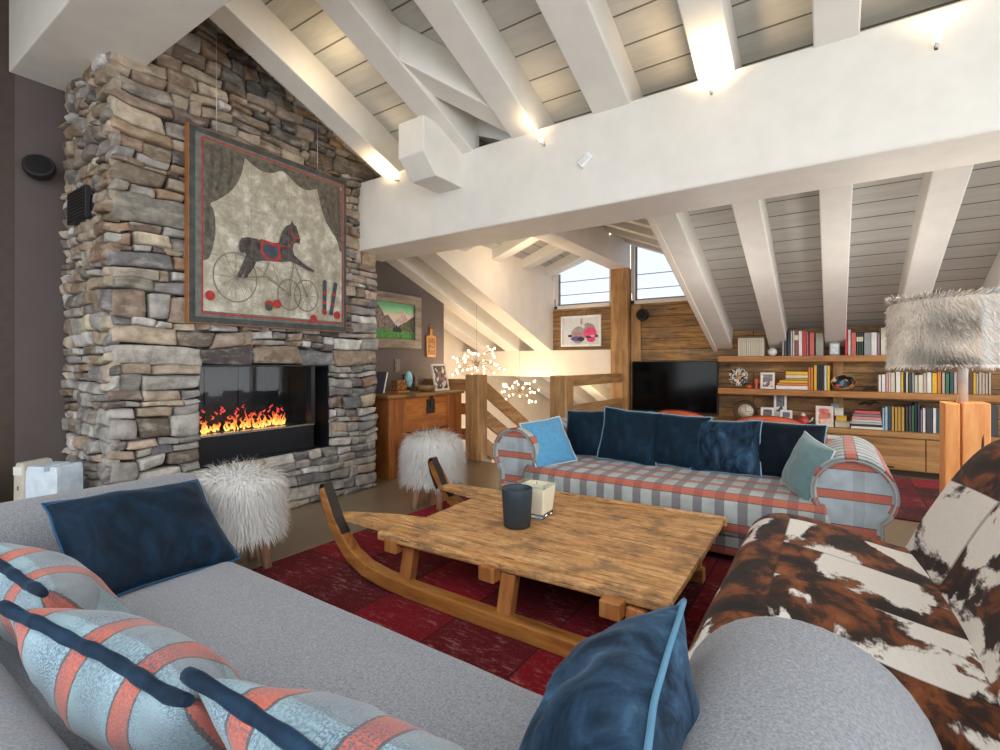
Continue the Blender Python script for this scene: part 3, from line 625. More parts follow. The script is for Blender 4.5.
for y in (1.79, 2.62): B().tube([(AX - .02, y, AZ1), (AX - .02, y, zr(y) + RD)], .003, 6).build('hanging_wire', plain('wire_grey', (190, 186, 178), .4, .5), art)

mt = thing('landscape_picture', 'Mountain landscape in a wide rough timber frame on the taupe wall', 'picture', (XL + .02, 4.38, 1.385))
fw = B(); my0, my1, mz0, mz1, mw = 3.9, 4.82, 1.385, 2.06, .115
for q in ((my0, my1, mz1 - mw, mz1), (my0, my1, mz0, mz0 + mw), (my0, my0 + mw, mz0 + mw, mz1 - mw), (my1 - mw, my1, mz0 + mw, mz1 - mw)): fw.box(XL, XL + .045, *q)
fw.build('picture_frame', wood('weathered_frame', (96, 82, 70), (142, 128, 112), (170, 158, 142), 'Y', 1.5, .8, .5), mt, bevel=.003)
sky = N('painted_sky'); s_ = sky.new('ShaderNodeSeparateXYZ'); sky.link(sky.coord('Object', (1, 1, 1), (0, 0, 0)), s_.inputs[0]); sky.color(sky.ramp(sky.math('ADD', s_.outputs[2], sky.math('MULTIPLY', sky.noise(sky.coord(), 9), .1)), [(.38, srgb(206, 214, 226)), (.45, srgb(232, 204, 178)), (.5, srgb(168, 208, 168)), (.58, srgb(96, 176, 122))])); sky.set(rough=.5)
pc = B(); x = XL + .012; W_, H_ = my1 - my0 - 2 * mw, mz1 - mz0 - 2 * mw
def mp_(poly, m, l):
    k = pc.add([(x + .0008 * l, my0 + mw + u * W_, mz0 + mw + w * H_) for u, w in poly]); pc.face(range(k, k + len(poly)), m)
mp_([(0, 0), (1, 0), (1, 1), (0, 1)], 0, 0)
mp_([(.5, .42), (.6, .6), (.64, .74), (.7, .82), (.74, .7), (.8, .66), (.86, .55), (1, .42)], 1, 1); mp_([(0, .2), (0, 1), (.08, .98), (.2, .8), (.27, .62), (.35, .66), (.46, .5), (.6, .3), (.7, .2)], 2, 2); mp_([(.5, .2), (.62, .38), (.8, .5), (1, .68), (1, .2)], 3, 3)
mp_([(0, 0), (1, 0), (1, .22), (.6, .24), (.3, .26), (0, .24)], 4, 4); mp_([(.46, .2), (.5, .38), (.53, .3), (.56, .42), (.6, .3), (.64, .34), (.7, .2)], 5, 5)
pc.build('painted_view', [sky.m, plain('painted_snow_peak', (206, 176, 170), .6, var=.2, scale=30), plain('painted_rock', (124, 108, 104), .6, var=.3, scale=26), plain('painted_slope', (92, 92, 72), .6, var=.3, scale=30), plain('painted_meadow', (74, 136, 66), .6, var=.25, scale=30), plain('painted_firs', (28, 44, 32), .6)], mt)

bb = thing('bread_board', 'Carved wooden bread board with handle hanging on the taupe wall', 'board', (XL + .01, 5.035, 1.28))
hb = [(4.945, 1.28), (5.125, 1.28), (5.13, 1.545), (5.11, 1.57), (5.06, 1.572), (5.055, 1.70), (5.015, 1.70), (5.01, 1.572), (4.96, 1.57), (4.94, 1.545)]
B().prism(hb, 'X', XL + .004, XL + .026).build('board_body', wood('bread_board_wood', (150, 92, 36), (196, 134, 62), (216, 160, 88), 'Z', 2, .5), bb, bevel=.004)
cm_ = N('carved_rosette'); vo = cm_.new('ShaderNodeTexVoronoi'); vo.inputs['Scale'].default_value = 34; cm_.link(cm_.coord(), vo.inputs['Vector']); cm_.color(cm_.ramp(vo.outputs['Distance'], [(.1, srgb(206, 150, 78)), (.5, srgb(128, 78, 34))])); cm_.bump(vo.outputs['Distance'], .6, .01)
B().box(XL + .026, XL + .029, 4.965, 5.105, 1.31, 1.54).build('carving', cm_.m, bb)
B().ball((XL + .03, 5.035, 1.675), .012, 10).build('hanging_hook', black_iron, bb)
ls = thing('light_switch', 'Small taupe double switch plate on the taupe wall above the chest', 'switch', (XL + .006, 4.42, 1.1))
B().box(XL, XL + .01, 4.375, 4.465, 1.09, 1.25).build('switch_plate', plain('switch_taupe', (112, 104, 102), .4), ls, bevel=.003)
for z in (1.135, 1.205): B().box(XL + .01, XL + .016, 4.395, 4.445, z - .025, z + .025).build('rocker', plain('switch_taupe', (112, 104, 102)), ls, bevel=.002)

pp = thing('framed_print', 'White framed print of pink and violet rounded shapes on the dormer boards', 'picture', (-3.24, YW - .02, 1.455))
pf = B(); px0, px1, pz0, pz1 = -3.575, -2.905, 1.455, 1.93
for q in ((px0, px1, pz1 - .03, pz1), (px0, px1, pz0, pz0 + .03), (px0, px0 + .03, pz0 + .03, pz1 - .03), (px1 - .03, px1, pz0 + .03, pz1 - .03)): pf.box(q[0], q[1], YW - .035, YW, q[2], q[3])
pf.build('picture_frame', white_gloss, pp, bevel=.003)
pq = B(); L_ = [0]
def pe(cx, cz, rx, rz, m, a0=0, a1=2 * PI):
    L_[0] += 1; y = YW - .013 - .0006 * L_[0]; pts = [(px0 + .03 + (px1 - px0 - .06) * (cx + rx * math.cos(a0 + (a1 - a0) * i / 24)), y, pz0 + .03 + (pz1 - pz0 - .06) * (cz + rz * math.sin(a0 + (a1 - a0) * i / 24))) for i in range(25 if a1 - a0 < 6 else 24)]
    k = pq.add(pts[::1]); pq.face(range(k, k + len(pts)), m)
pq.box(px0 + .02, px1 - .02, YW - .013, YW - .008, pz0 + .02, pz1 - .02, 0)
pe(.43, .36, .2, .32, 1); pe(.43, .3, .18, .2, 2); pe(.40, .22, .18, .09, 3); pe(.74, .42, .17, .35, 2, -.4, PI + .4); pe(.76, .40, .17, .22, 4); pe(.78, .2, .12, .12, 4); pe(.5, .2, .1, .08, 5); pe(.2, .33, .06, .05, 5); pe(.72, .27, .09, .04, 5); pe(.82, .31, .06, .035, 6); pe(.68, .72, .08, .08, 1); pe(.93, .3, .04, .05, 5); pe(.52, .85, .03, .12, 1)
pq.build('print', [plain('print_white', (214, 218, 220), .5, var=.03), plain('print_grey', (160, 156, 150), .5, var=.12), plain('print_mauve', (176, 134, 150), .5, var=.12), plain('print_blue', (86, 84, 140), .5, var=.15), plain('print_pink', (222, 70, 122), .5, var=.12), plain('print_ink', (48, 46, 60), .5), plain('print_light', (206, 206, 212), .5)], pp)

# ------------------------------------------------------------------ chest and the things on it
cx0, cx1, cy0, cy1, cz = -4.44, -3.79, 3.57, 4.77, .83
ch = thing('wooden_chest', 'Tall orange brown wooden chest with iron lock plate against the taupe wall', 'chest', ((cx0 + cx1) / 2, (cy0 + cy1) / 2, 0))
B().box(cx0, cx1 - .015, cy0 + .015, cy1 - .015, .03, cz).build('body', chest_wood, ch, bevel=.006)
for a, b_ in ((cy0, cy0 + .26), (cy1 - .26, cy1)): B().box(cx1 - .03, cx1 + .006, a, b_, .0, cz).build('stile', chest_wood_z, ch, bevel=.006)
B().box(cx0, cx0 + .2, cy0, cy0 + .03, 0, cz).build('side_stile', chest_wood_z, ch, bevel=.005); B().box(cx1 - .2, cx1 - .03, cy0, cy0 + .03, 0, cz).build('side_stile', chest_wood_z, ch, bevel=.005)
B().box(cx1 - .02, cx1 - .004, cy0 + .26, cy1 - .26, .44, .455).build('front_groove', plain('groove_dark', (60, 34, 16), .7), ch)
lid = B().box(cx0 - .01, cx1 + .03, cy0 - .03, cy1 + .03, cz, cz + .035).build('lid', wood('chest_lid_wood', (92, 60, 28), (150, 104, 56), (182, 134, 80), 'Y', 1, .5), ch, bevel=.008)
B().prism([(4.16, .63), (4.28, .63), (4.29, .68), (4.28, .72), (4.285, .79), (4.155, .79), (4.16, .72), (4.15, .68)], 'X', cx1 - .012, cx1 + .004).build('lock_plate', black_iron, ch, bevel=.002)
B().box(cx1 + .004, cx1 + .016, 4.2, 4.24, .70, .865).build('hasp', black_iron, ch, bevel=.003)
CT = cz + .035
def photo_mat(name, a, b_, c_, d_, scale=9):
    if name in bpy.data.materials: return bpy.data.materials[name]
    n = N(name); vo = n.new('ShaderNodeTexVoronoi'); vo.inputs['Scale'].default_value = scale * 2.2; n.link(n.coord(), vo.inputs['Vector'])
    s = n.new('ShaderNodeSeparateColor'); n.link(vo.outputs['Color'], s.inputs[0]); n.color(n.ramp(s.outputs[0], [(0, srgb(*a)), (.3, srgb(*b_)), (.55, srgb(*c_)), (.8, srgb(*d_))], 'CONSTANT')); n.set(rough=.3); return n.m
def stand_frame(loc, rz, w, h, lean, fmat, pmat, label, cat='photo frame', fw=.025, mat_w=0):
    t = thing('framed_photo', label, cat, loc, (0, 0, rz))
    M = Matrix.Rotation(-lean, 4, 'X'); b = B()
    for q in ((-w / 2, w / 2, h - fw, h), (-w / 2, w / 2, 0, fw), (-w / 2, -w / 2 + fw, fw, h - fw), (w / 2 - fw, w / 2, fw, h - fw)): b.box(q[0], q[1], -.012, .008, q[2], q[3], 0, M)
    b.build('frame', fmat, t, local=True, bevel=.002)
    if mat_w: B().box(-w / 2 + fw, w / 2 - fw, -.003, .003, fw, h - fw, 0, M).build('mount', paper, t, local=True)
    k = fw + mat_w; B().box(-w / 2 + k, w / 2 - k, -.005, .004, k, h - k, 0, M).build('photo', pmat, t, local=True)
    s = math.sin(lean); B().bar(M @ Vector((0, .008, h * .7)), (0, h * .7 * s + .008 + h * .3, .004), .03, .005, (0, 1, 0)).build('easel_strut', black_matt, t, local=True)
    return t
stand_frame((-3.95, 4.60, CT), math.radians(98), .31, .33, .2, plain('frame_cream', (226, 214, 196), .5), photo_mat('photo_people', (92, 40, 40), (60, 66, 72), (214, 206, 200), (150, 96, 74)), 'Cream photo frame with a group picture standing on the chest')
tb_ = thing('carved_box', 'Small carved wooden box on the chest near the chimney', 'box', (-4.1, 4.03, CT), (0, 0, math.radians(6)))
B().box(-.07, .07, -.105, .105, 0, .02).build('tray', shelf_wood, tb_, local=True, bevel=.004); B().box(-.05, .05, -.085, .085, .02, .14).build('box_body', cm_.m, tb_, local=True, bevel=.02, segs=4)
bk = thing('leaning_book', 'Slim grey picture book leaning upright beside the chimney on the chest', 'book', (-4.2, 3.83, CT), (math.radians(-14), 0, 0))
B().box(-.1, .06, -.012, .012, 0, .24).build('cover', plain('book_slate', (110, 104, 118), .4), bk, local=True, bevel=.003); B().box(-.097, .062, -.008, .008, .004, .236).build('page_block', paper, bk, local=True)
eg = thing('painted_egg', 'Upright pale blue and white oval ornament behind the wooden bowl', 'ornament', (-4.22, 4.3, CT))
B().lathe([(.03, 0), (.035, .012), (.015, .03), (.03, .05)], n=16).build('foot', black_matt, eg, local=True); B().ball((0, 0, .14), .1, 18, 0, (.45, .5, 1)).build('oval', plain('egg_blue', (150, 206, 226), .3, var=.25, scale=12), eg, local=True)
fg = thing('small_figurine', 'Small brown and white figurine beside the pale blue oval ornament', 'figurine', (-4.22, 4.42, CT))
B().lathe([(.03, 0), (.035, .02), (.022, .06), (.028, .1), (.012, .125), (.018, .145), (.014, .165), (.002, .175)], n=14).build('figure_body', plain('figurine_brown', (128, 100, 88), .5, var=.3, scale=20), fg, local=True)
bo = thing('wooden_bowl', 'Shallow brown wooden bowl on the chest in front of ornaments', 'bowl', (-4.0, 4.36, CT))
B().lathe([(.05, 0), (.09, .02), (.135, .07), (.128, .072), (.085, .028), (.001, .014)], n=28).build('bowl_shell', wood('bowl_wood', (104, 72, 44), (150, 112, 76), (176, 138, 98), 'X', 2, .45), bo, local=True)
# dark framed card added behind to stand in for a figure's shadow
stand_frame((-4.3, 4.4, CT), math.radians(92), .2, .2, .1, black_matt, plain('card_shadow', (70, 62, 60), .5), 'Small dark framed card standing in for a shadow behind the wooden bowl')

# ------------------------------------------------------------------ railing and stairs
def railing_post(x, y, label, h=1.06):
    o = B().box(x - .1, x + .1, y - .1, y + .1, 0, h).build('newel_post', post_wood, bevel=.014); return tag(o, label, 'post')
railing_post(-3.68, 4.93, 'Square rough timber newel post between the chest and the stairs')
railing_post(-2.50, 4.93, 'Square rough timber newel post behind the pale blue cushion')
rl = thing('stair_railing', 'Short timber railing of horizontal boards behind the chest end', 'railing', (-4.16, 4.95, 0))
for z, h in ((.92, .15), (.62, .14), (.30, .14)): B().box(XL, -3.78, 4.93, 4.97, z - h / 2, z + h / 2).build('rail_board', rail_wood, rl, bevel=.005)
r2 = thing('stair_railing', 'Timber landing railing running from newel post to wall pillar', 'railing', (-2.54, 5.95, 0))
for z, h in ((.99, .13), (.62, .16), (.26, .16)): B().box(-2.57, -2.53, 5.03, YW - .14, z - h / 2, z + h / 2).build('rail_board', rail_wood_y, r2, bevel=.005)
r3 = thing('descending_railing', 'Sloping timber stair railing going down beside the newel post', 'railing', (-3.68, 6.2, -.4))
for z in (.92, .56, .2): B().bar((-3.68, 5.03, z), (-3.68, 7.2, z - 1.25), .045, .17).build('rail_board', rail_wood_y, r3, bevel=.005)
st = thing('staircase', 'Timber staircase going down behind the newel posts', 'stairs', (-3.1, 6.2, -1.6))
for i in range(9): B().box(-3.63, -2.6, 5.0 + .28 * i, 5.32 + .28 * i, -.22 - .17 * i, -.17 - .17 * i).build('tread', rail_wood, st, bevel=.006)
for x in (-3.66, -2.6): B().bar((x, 4.98, -.3), (x, 7.6, -1.85), .05, .24).build('stringer', rail_wood_y, st)

bulb_m = emit('warm_bulb', (255, 214, 150), 14); bulb_s = emit('warm_spot_bulb', (255, 220, 160), 10)
twig = plain('twig_metal', (150, 138, 124), .4, .6)
def chandelier(x, y, z, R_, label, ztop, n=34):
    t = thing('twig_chandelier', label, 'chandelier', (x, y, z))
    B().tube([(0, 0, -.03), (0, 0, ztop - z)], .002, 6).build('suspension_cord', twig, t, local=True)
    B().ball((0, 0, 0), .035, 12).build('hub', twig, t, local=True)
    rnd = random.Random(int(x * 100)); br = B(); ends = []
    for i in range(n):
        th = i * 2.39996; zz = rnd.uniform(-.65, .75); rr = R_ * rnd.uniform(.55, 1); hx = math.sqrt(1 - zz * zz)
        e = Vector((rr * hx * math.cos(th), rr * hx * math.sin(th), rr * zz * .9)); m_ = e * .5 + Vector((0, 0, .04))
        br.tube([(0, 0, 0), m_, e], [.004, .003, .002], 5); ends.append(e)
    br.build('branches', twig, t, local=True)
    me = None
    for e in ends:
        if me is None: o = B().ball((0, 0, 0), .013, 8, 0, (1, 1, 1.2)).build('bulb', bulb_m, t, local=True); me = o.data
        else: o = bpy.data.objects.new('bulb', me); C.objects.link(o); o.parent = t
        o.location = e
chandelier(-4.1, 5.5, 1.18, .40, 'Twig chandelier of small warm bulbs above the chest end', zr(5.5) + RD, 46)
chandelier(-4.02, 6.5, .74, .36, 'Lower twig chandelier of small warm bulbs hanging over the stairs', zr(6.5) + RD, 38)

# spot fittings on the beam
def spot(x, z, y, label, nrm=-1):
    t = thing('beam_spotlight', label, 'spotlight', (x, y, z))
    B().box(-.01, .01, 0, .008, -.016, .016).build('mount_plate', white_gloss, t, local=True, bevel=.003)
    B().tube([(0, 0, 0), (0, -.04, .0)], .006, 6).build('arm', white_gloss, t, local=True)
    B().lathe([(.009, -.012), (.010, .012), (.008, .016)], (0, -.045, 0), 14).build('lamp_holder', white_gloss, t, local=True)
    B().ball((0, -.052, .016), .015, 10).build('bulb', bulb_s, t, local=True)
for x, z, l in ((-3.17, 2.80, 'Small beam spotlight glowing beside the stone chimney'), (-1.715, 2.76, 'Small beam spotlight between the boxed beam end and the sensor'), (-.596, 2.79, 'Brightest small beam spotlight lighting the rafter above it'), (.403, 2.70, 'Small beam spotlight nearest the fur lampshade side')): spot(x, z, 3.11, l)
spot(-2.46, 2.9, 6.3, 'Small spotlight on the dormer ridge beam near its window')
ms = thing('motion_sensor', 'Small tilted white box sensor on the big white beam', 'sensor', (-1.392, 3.11, 2.57), (0, math.radians(-38), 0))
B().box(-.05, .05, -.03, 0, -.025, .025).build('sensor_body', white_gloss, ms, local=True, bevel=.006); B().box(-.03, .03, -.034, -.03, -.015, .015).build('sensor_lens', plain('lens_white', (220, 220, 218), .3), ms, local=True)

# ------------------------------------------------------------------ far wall furniture
tv = thing('television', 'Wide black flat television on the timber wall behind the sofa', 'television', (-1.83, 6.98, .5))
B().box(-2.405, -1.255, 6.95, 7.0, .52, 1.225).build('tv_case', black_matt, tv, bevel=.006)
B().box(-2.39, -1.27, 6.945, 6.951, .54, 1.212).build('screen', black_gloss, tv)
B().box(-2.1, -1.56, 6.985, 7.05, .7, 1.05).build('wall_mount', black_iron, tv)
sbx = thing('soundbar', 'Slim grey soundbar under the television', 'soundbar', (-1.83, 6.84, .47))
B().box(-2.38, -1.28, 6.80, 6.88, .47, .505).build('bar_case', plain('bar_grey', (150, 148, 144), .4), sbx, bevel=.01, segs=3)
B().box(-2.36, -1.3, 6.797, 6.8, .475, .5).build('bar_grille', plain('bar_mesh', (96, 94, 92), .7), sbx)
Z1, Z2, Z3 = 1.285, .885, .485
for z, lab, x1 in ((Z1, 'Thick top timber shelf holding mostly red, white and black books', 1.45), (Z2, 'Thick middle timber shelf with yellow books and framed photo', 1.45)):
    tag(B().box(-1.215, x1, 6.72, YW, z - .07, z).build('wall_shelf', shelf_wood, bevel=.006), lab, 'shelf')
dv = B().box(-.01, .09, 6.98, YW, Z2, Z1 - .07).box(-.01, .09, 6.98, YW, Z3, Z2 - .07).build('shelf_divider', post_wood, bevel=.003); tag(dv, 'Upright timber divider between the shelves by the octagonal bowl', 'divider')
lc = thing('low_cabinet', 'Long low timber cabinet with doors under the bookshelves', 'cabinet', (-.1, 6.87, 0))
B().box(-2.44, 1.6, 6.70, YW, .41, Z3 - .015).build('worktop', cabinet_wood, lc, bevel=.005)
B().box(-2.44, 1.6, 6.74, YW, .06, .41).build('carcass', cabinet_wood, lc)
B().box(-2.44, 1.6, 6.78, YW, 0, .06).build('plinth', plain('plinth_dark', (58, 42, 28), .7), lc)
for i in range(5):
    a = -2.43 + i * .806; d = B().box(a, a + .796, 6.715, 6.74, .07, .40).build('cabinet_door', cabinet_wood, lc, bevel=.004)
    B().box(a + .25, a + .546, 6.708, 6.7155, .085, .10).build('finger_slot', black_matt, d)

COL = {'grey': (150, 152, 152), 'charcoal': (60, 62, 64), 'black': (28, 30, 32), 'light grey': (196, 196, 194), 'white': (232, 228, 220), 'maroon': (142, 62, 60), 'red': (196, 42, 54), 'pink': (222, 150, 148), 'brown': (96, 62, 50), 'salmon': (202, 92, 82), 'stone grey': (150, 148, 134), 'dark green': (32, 62, 48), 'mauve': (150, 124, 132), 'cream': (226, 216, 192), 'orange': (222, 128, 40), 'yellow': (232, 182, 36), 'green': (52, 118, 76), 'teal': (44, 78, 92), 'beige': (196, 176, 156), 'pale blue': (166, 196, 212), 'mustard': (196, 152, 66), 'navy': (40, 54, 88)}
bkm = {k: plain('book_' + k.replace(' ', '_'), c, .45, var=.03) for k, c in COL.items()}
ordn = ['first', 'second', 'third', 'fourth', 'fifth', 'sixth', 'seventh', 'eighth', 'ninth', 'tenth', 'eleventh', 'twelfth', 'thirteenth', 'fourteenth', 'fifteenth', 'sixteenth', 'seventeenth', 'eighteenth', 'nineteenth', 'twentieth', 'twenty-first', 'twenty-second', 'twenty-third', 'twenty-fourth', 'twenty-fifth', 'twenty-sixth', 'twenty-seventh', 'twenty-eighth', 'twenty-ninth', 'thirtieth', 'thirty-first']
band_m = plain('book_band', (226, 214, 180), .5)
def book(x0, x1, z, h, colr, label, group, dep=.19, band=False, yf=6.80):
    w = x1 - x0; t = B(); y = yf + random.uniform(-.006, .008); c = .0025
    t.box(x0, x1, y, y + .004, z, z + h, 0).box(x0, x0 + c, y, y + dep, z, z + h, 0).box(x1 - c, x1, y, y + dep, z, z + h, 0)
    t.box(x0 + c, x1 - c, y + .004, y + dep - .004, z + .003, z + h - .004, 1)
    if band: t.box(x0 - .0002, x1 + .0002, y - .0008, y + .001, z + h * .62, z + h * .82, 2)
    o = t.build('book', [bkm[colr], paper, band_m]); return tag(o, label, 'book', group)
def row(lst, z, hs, where, group):
    for i, (a, b_, c) in enumerate(lst):
        book(a, b_, z, hs[i % len(hs)] if isinstance(hs, list) else hs, c, '%s book, %s from the television end %s' % (c.capitalize(), ordn[i], where), group, band=c in ('maroon', 'dark green') or (c == 'cream' and i == 7))
row([(-0.515, -0.491, 'grey'), (-0.49, -0.465, 'charcoal'), (-0.459, -0.428, 'black'), (-0.427, -0.407, 'light grey'), (-0.403, -0.387, 'white'), (-0.387, -0.346, 'maroon'), (-0.345, -0.307, 'white'), (-0.306, -0.264, 'red'), (-0.263, -0.251, 'pink'), (-0.25, -0.236, 'brown'), (-0.235, -0.187, 'salmon'), (-0.176, -0.098, 'stone grey')], Z1, [.298, .296, .292, .298, .298, .296, .292, .286, .28, .275, .272, .262], "of the top shelf's middle run", 'books in the middle run of the top shelf')
row([(0.102, 0.13, 'red'), (0.132, 0.158, 'white'), (0.159, 0.206, 'salmon'), (0.21, 0.229, 'dark green'), (0.231, 0.25, 'dark green'), (0.252, 0.271, 'dark green'), (0.277, 0.339, 'grey'), (0.34, 0.391, 'white'), (0.392, 0.417, 'mauve'), (0.424, 0.493, 'cream')], Z1, [.33, .29, .255, .25, .25, .25, .25, .25, .245, .30], "of the top run beyond the clock", 'books beyond the clock on the top shelf')
row([(-0.248, -0.224, 'orange'), (-0.223, -0.198, 'orange'), (-0.193, -0.162, 'yellow'), (-0.16, -0.136, 'black'), (-0.135, -0.113, 'black'), (-0.111, -0.093, 'charcoal'), (-0.091, -0.067, 'white'), (-0.065, -0.037, 'yellow')], Z2, [.262, .262, .288, .29, .29, .285, .285, .285], 'beside the yellow pile', 'standing books beside the yellow pile')
row([(0.404, 0.429, 'white'), (0.431, 0.467, 'white'), (0.468, 0.491, 'pink'), (0.492, 0.51, 'cream'), (0.511, 0.548, 'cream'), (0.552, 0.593, 'white'), (0.595, 0.617, 'yellow'), (0.618, 0.635, 'black'), (0.637, 0.655, 'cream'), (0.657, 0.686, 'charcoal'), (0.687, 0.709, 'grey'), (0.71, 0.736, 'cream'), (0.738, 0.777, 'cream'), (0.778, 0.807, 'beige'), (0.808, 0.846, 'white'), (0.849, 0.89, 'yellow'), (0.891, 0.922, 'orange'), (0.926, 0.951, 'beige'), (0.954, 0.984, 'green'), (0.987, 1.017, 'teal'), (1.018, 1.043, 'beige'), (1.045, 1.08, 'cream'), (1.083, 1.102, 'charcoal'), (1.103, 1.127, 'beige'), (1.13, 1.163, 'brown'), (1.164, 1.185, 'yellow'), (1.186, 1.205, 'beige'), (1.207, 1.229, 'beige'), (1.23, 1.252, 'beige'), (1.253, 1.275, 'beige'), (1.276, 1.296, 'beige')], Z2, [.185, .19, .21, .215, .21, .22, .215, .21, .22, .218, .21], "of the middle shelf's long run", 'long run of books on the middle shelf')
row([(0.438, 0.458, 'pale blue'), (0.46, 0.484, 'pale blue'), (0.486, 0.513, 'teal'), (0.516, 0.54, 'mustard'), (0.543, 0.568, 'mustard'), (0.571, 0.596, 'mustard'), (0.599, 0.626, 'mustard'), (0.634, 0.658, 'charcoal'), (0.66, 0.684, 'charcoal'), (0.686, 0.704, 'green'), (0.706, 0.729, 'black'), (0.732, 0.753, 'navy'), (0.756, 0.772, 'mauve'), (0.774, 0.799, 'white'), (0.801, 0.853, 'charcoal'), (0.856, 0.884, 'white'), (0.885, 0.922, 'teal'), (0.923, 0.938, 'beige'), (1.02, 1.06, 'charcoal'), (1.062, 1.108, 'black'), (1.111, 1.153, 'red'), (1.156, 1.21, 'navy'), (1.215, 1.25, 'dark green'), (1.258, 1.343, 'charcoal')], Z3 - .015, [.24, .255, .262, .258, .255, .256, .255, .265, .275, .28, .30, .30], 'along the low cabinet', 'books standing on the low cabinet')
for i in range(12):
    a = -.995 + i * .0241; book(a, a + .0218, Z1, .226, 'cream', 'Slim cream volume, %s from the television end of the matching cream set' % ordn[i], 'matching cream volumes on the top shelf')
def flat_book(x0, x1, z, t, colr, label, group, yf=6.78, dep=.22):
    b = B(); c = .003; b.box(x0, x1, yf, yf + dep, z, z + c, 0).box(x0, x1, yf, yf + dep, z + t - c, z + t, 0).box(x0, x1, yf, yf + .004, z, z + t, 0).box(x0 + .004, x1 - .004, yf + .004, yf + dep - .004, z + c, z + t - c, 1)
    return tag(b.build('book', [bkm[colr], paper]), label, 'book', group)
z = Z2
for i, (x0, t, c, lab) in enumerate(((-.575, .048, 'white', 'White box-like book lying lowest in the yellow pile'), (-.565, .03, 'orange', 'Amber book lying on the white book in the yellow pile'), (-.54, .03, 'yellow', 'Yellow book lying third from the bottom of the yellow pile'), (-.48, .028, 'mustard', 'Mustard book lying third from the top of the yellow pile'), (-.475, .035, 'cream', 'Cream edged book lying second from the top of the yellow pile'), (-.472, .042, 'yellow', 'Bright yellow book topmost in the yellow pile'))): flat_book(x0, -.252, z, t, c, lab, 'books lying in the yellow pile'); z += t + .0005
z = Z3 - .015
for i, (x0, x1, t, c, lab) in enumerate(((.16, .44, .03, 'white', 'White book lying lowest in the pile by the pale blue books'), (.155, .435, .022, 'charcoal', 'Charcoal book lying second lowest in the low shelf pile'), (.15, .435, .026, 'light grey', 'Light grey book lying third lowest in the low shelf pile'), (.17, .432, .024, 'white', 'White book lying in the middle of the low shelf pile'), (.17, .43, .034, 'pink', 'Pink book lying third from the top of the low shelf pile'), (.18, .425, .03, 'mauve', 'Mauve book lying second from the top of the low shelf pile'), (.19, .42, .034, 'salmon', 'Salmon book topmost in the low shelf pile'))): flat_book(x0, x1, z, t, c, lab, 'books lying in the low shelf pile'); z += t + .0005
# ornaments
o = tag(B().ball((-.62, 6.86, Z1 + .03), .052, 16, 0, (1, .9, .95)).build('white_rock', plain('rock_white', (228, 228, 224), .6, var=.05), smooth=True), 'Rounded white rock on the top shelf beside cream volumes', 'rock'); o.location.z = Z1 - .002
ck_ = thing('mantel_clock', 'Small grey box clock with arched handle on the top shelf', 'clock', (0.005, 6.87, Z1))
B().box(-.05, .05, -.04, .04, 0, .15).build('clock_case', plain('clock_grey', (150, 152, 148), .4), ck_, local=True, bevel=.006)
B().box(-.038, .038, -.044, -.04, .02, .135).build('clock_face', plain('clock_face', (206, 212, 210), .3, var=.1, scale=30), ck_, local=True); B().tube([(-.04, 0, .148), (-.035, 0, .175), (0, 0, .188), (.035, 0, .175), (.04, 0, .148)], .007, 6).build('carry_handle', black_matt, ck_, local=True)
pl = thing('patterned_plate', 'Black and white patterned plate on a stand on the middle shelf', 'plate', (-1.0, 6.9, Z2), (0, 0, 0))
M_ = Matrix.Rotation(math.radians(78), 4, 'X')
b = B(); b.lathe([(.001, 0), (.05, 0), (.1, .018), (.115, .03), (.112, .034), (.05, .008), (.001, .008)], n=28)
b.v = [tuple(M_ @ Vector(q) + Vector((0, 0, .135))) for q in b.v]
zeb = N('plate_pattern'); zw = zeb.noise(zeb.coord(), 16, 2, .5, 2.5); zeb.color(zeb.ramp(zw, [(.48, srgb(24, 22, 20)), (.5, srgb(222, 210, 186))], 'CONSTANT')); zeb.set(rough=.3)
b.build('plate_disc', zeb.m, pl, local=True); B().lathe([(.001, 0), (.03, 0), (.03, .006), (.001, .007)], (0, 0, 0), 18).build('centre_disc', plain('plate_orange', (206, 150, 96), .4), pl, local=True)
o = [q for q in pl.children if q.name.startswith('centre')][0]; o.rotation_euler = (math.radians(78), 0, 0); o.location = (0, -.012, .135)
B().tube([(-.08, .0, .004), (-.05, -.03, .02), (.05, -.03, .02), (.08, 0, .004)], .005, 6).build('plate_stand', twig, pl, local=True)
rf_ = thing('red_figurine', 'Small coral red figurine next to the photo on the middle shelf', 'figurine', (-.795, 6.84, Z2))
B().lathe([(.02, 0), (.022, .01), (.01, .03), (.02, .06), (.026, .09), (.024, .118), (.008, .126)], n=14).build('figure_body', plain('coral', (206, 84, 78), .4), rf_, local=True)
og = thing('orange_ornament', 'Low orange rounded ornament on the middle shelf by the coral figurine', 'ornament', (-.875, 6.82, Z2))
B().lathe([(.02, 0), (.034, .012), (.034, .03), (.015, .045), (.004, .05)], n=16).build('ornament_body', plain('ornament_orange', (190, 90, 40), .4), og, local=True)
stand_frame((-.67, 6.82, Z2), 0, .155, .2, .1, plain('frame_silver', (206, 196, 180), .35, .2), photo_mat('photo_dark', (70, 70, 78), (92, 82, 84), (226, 186, 176), (110, 100, 100)), 'Silver framed photo on the middle shelf beside the yellow pile')
ob = thing('octagonal_bowl', 'Black octagonal bowl with bright painted flowers, propped on the middle shelf', 'bowl', (.09, 6.83, Z2), (math.radians(70), 0, 0))
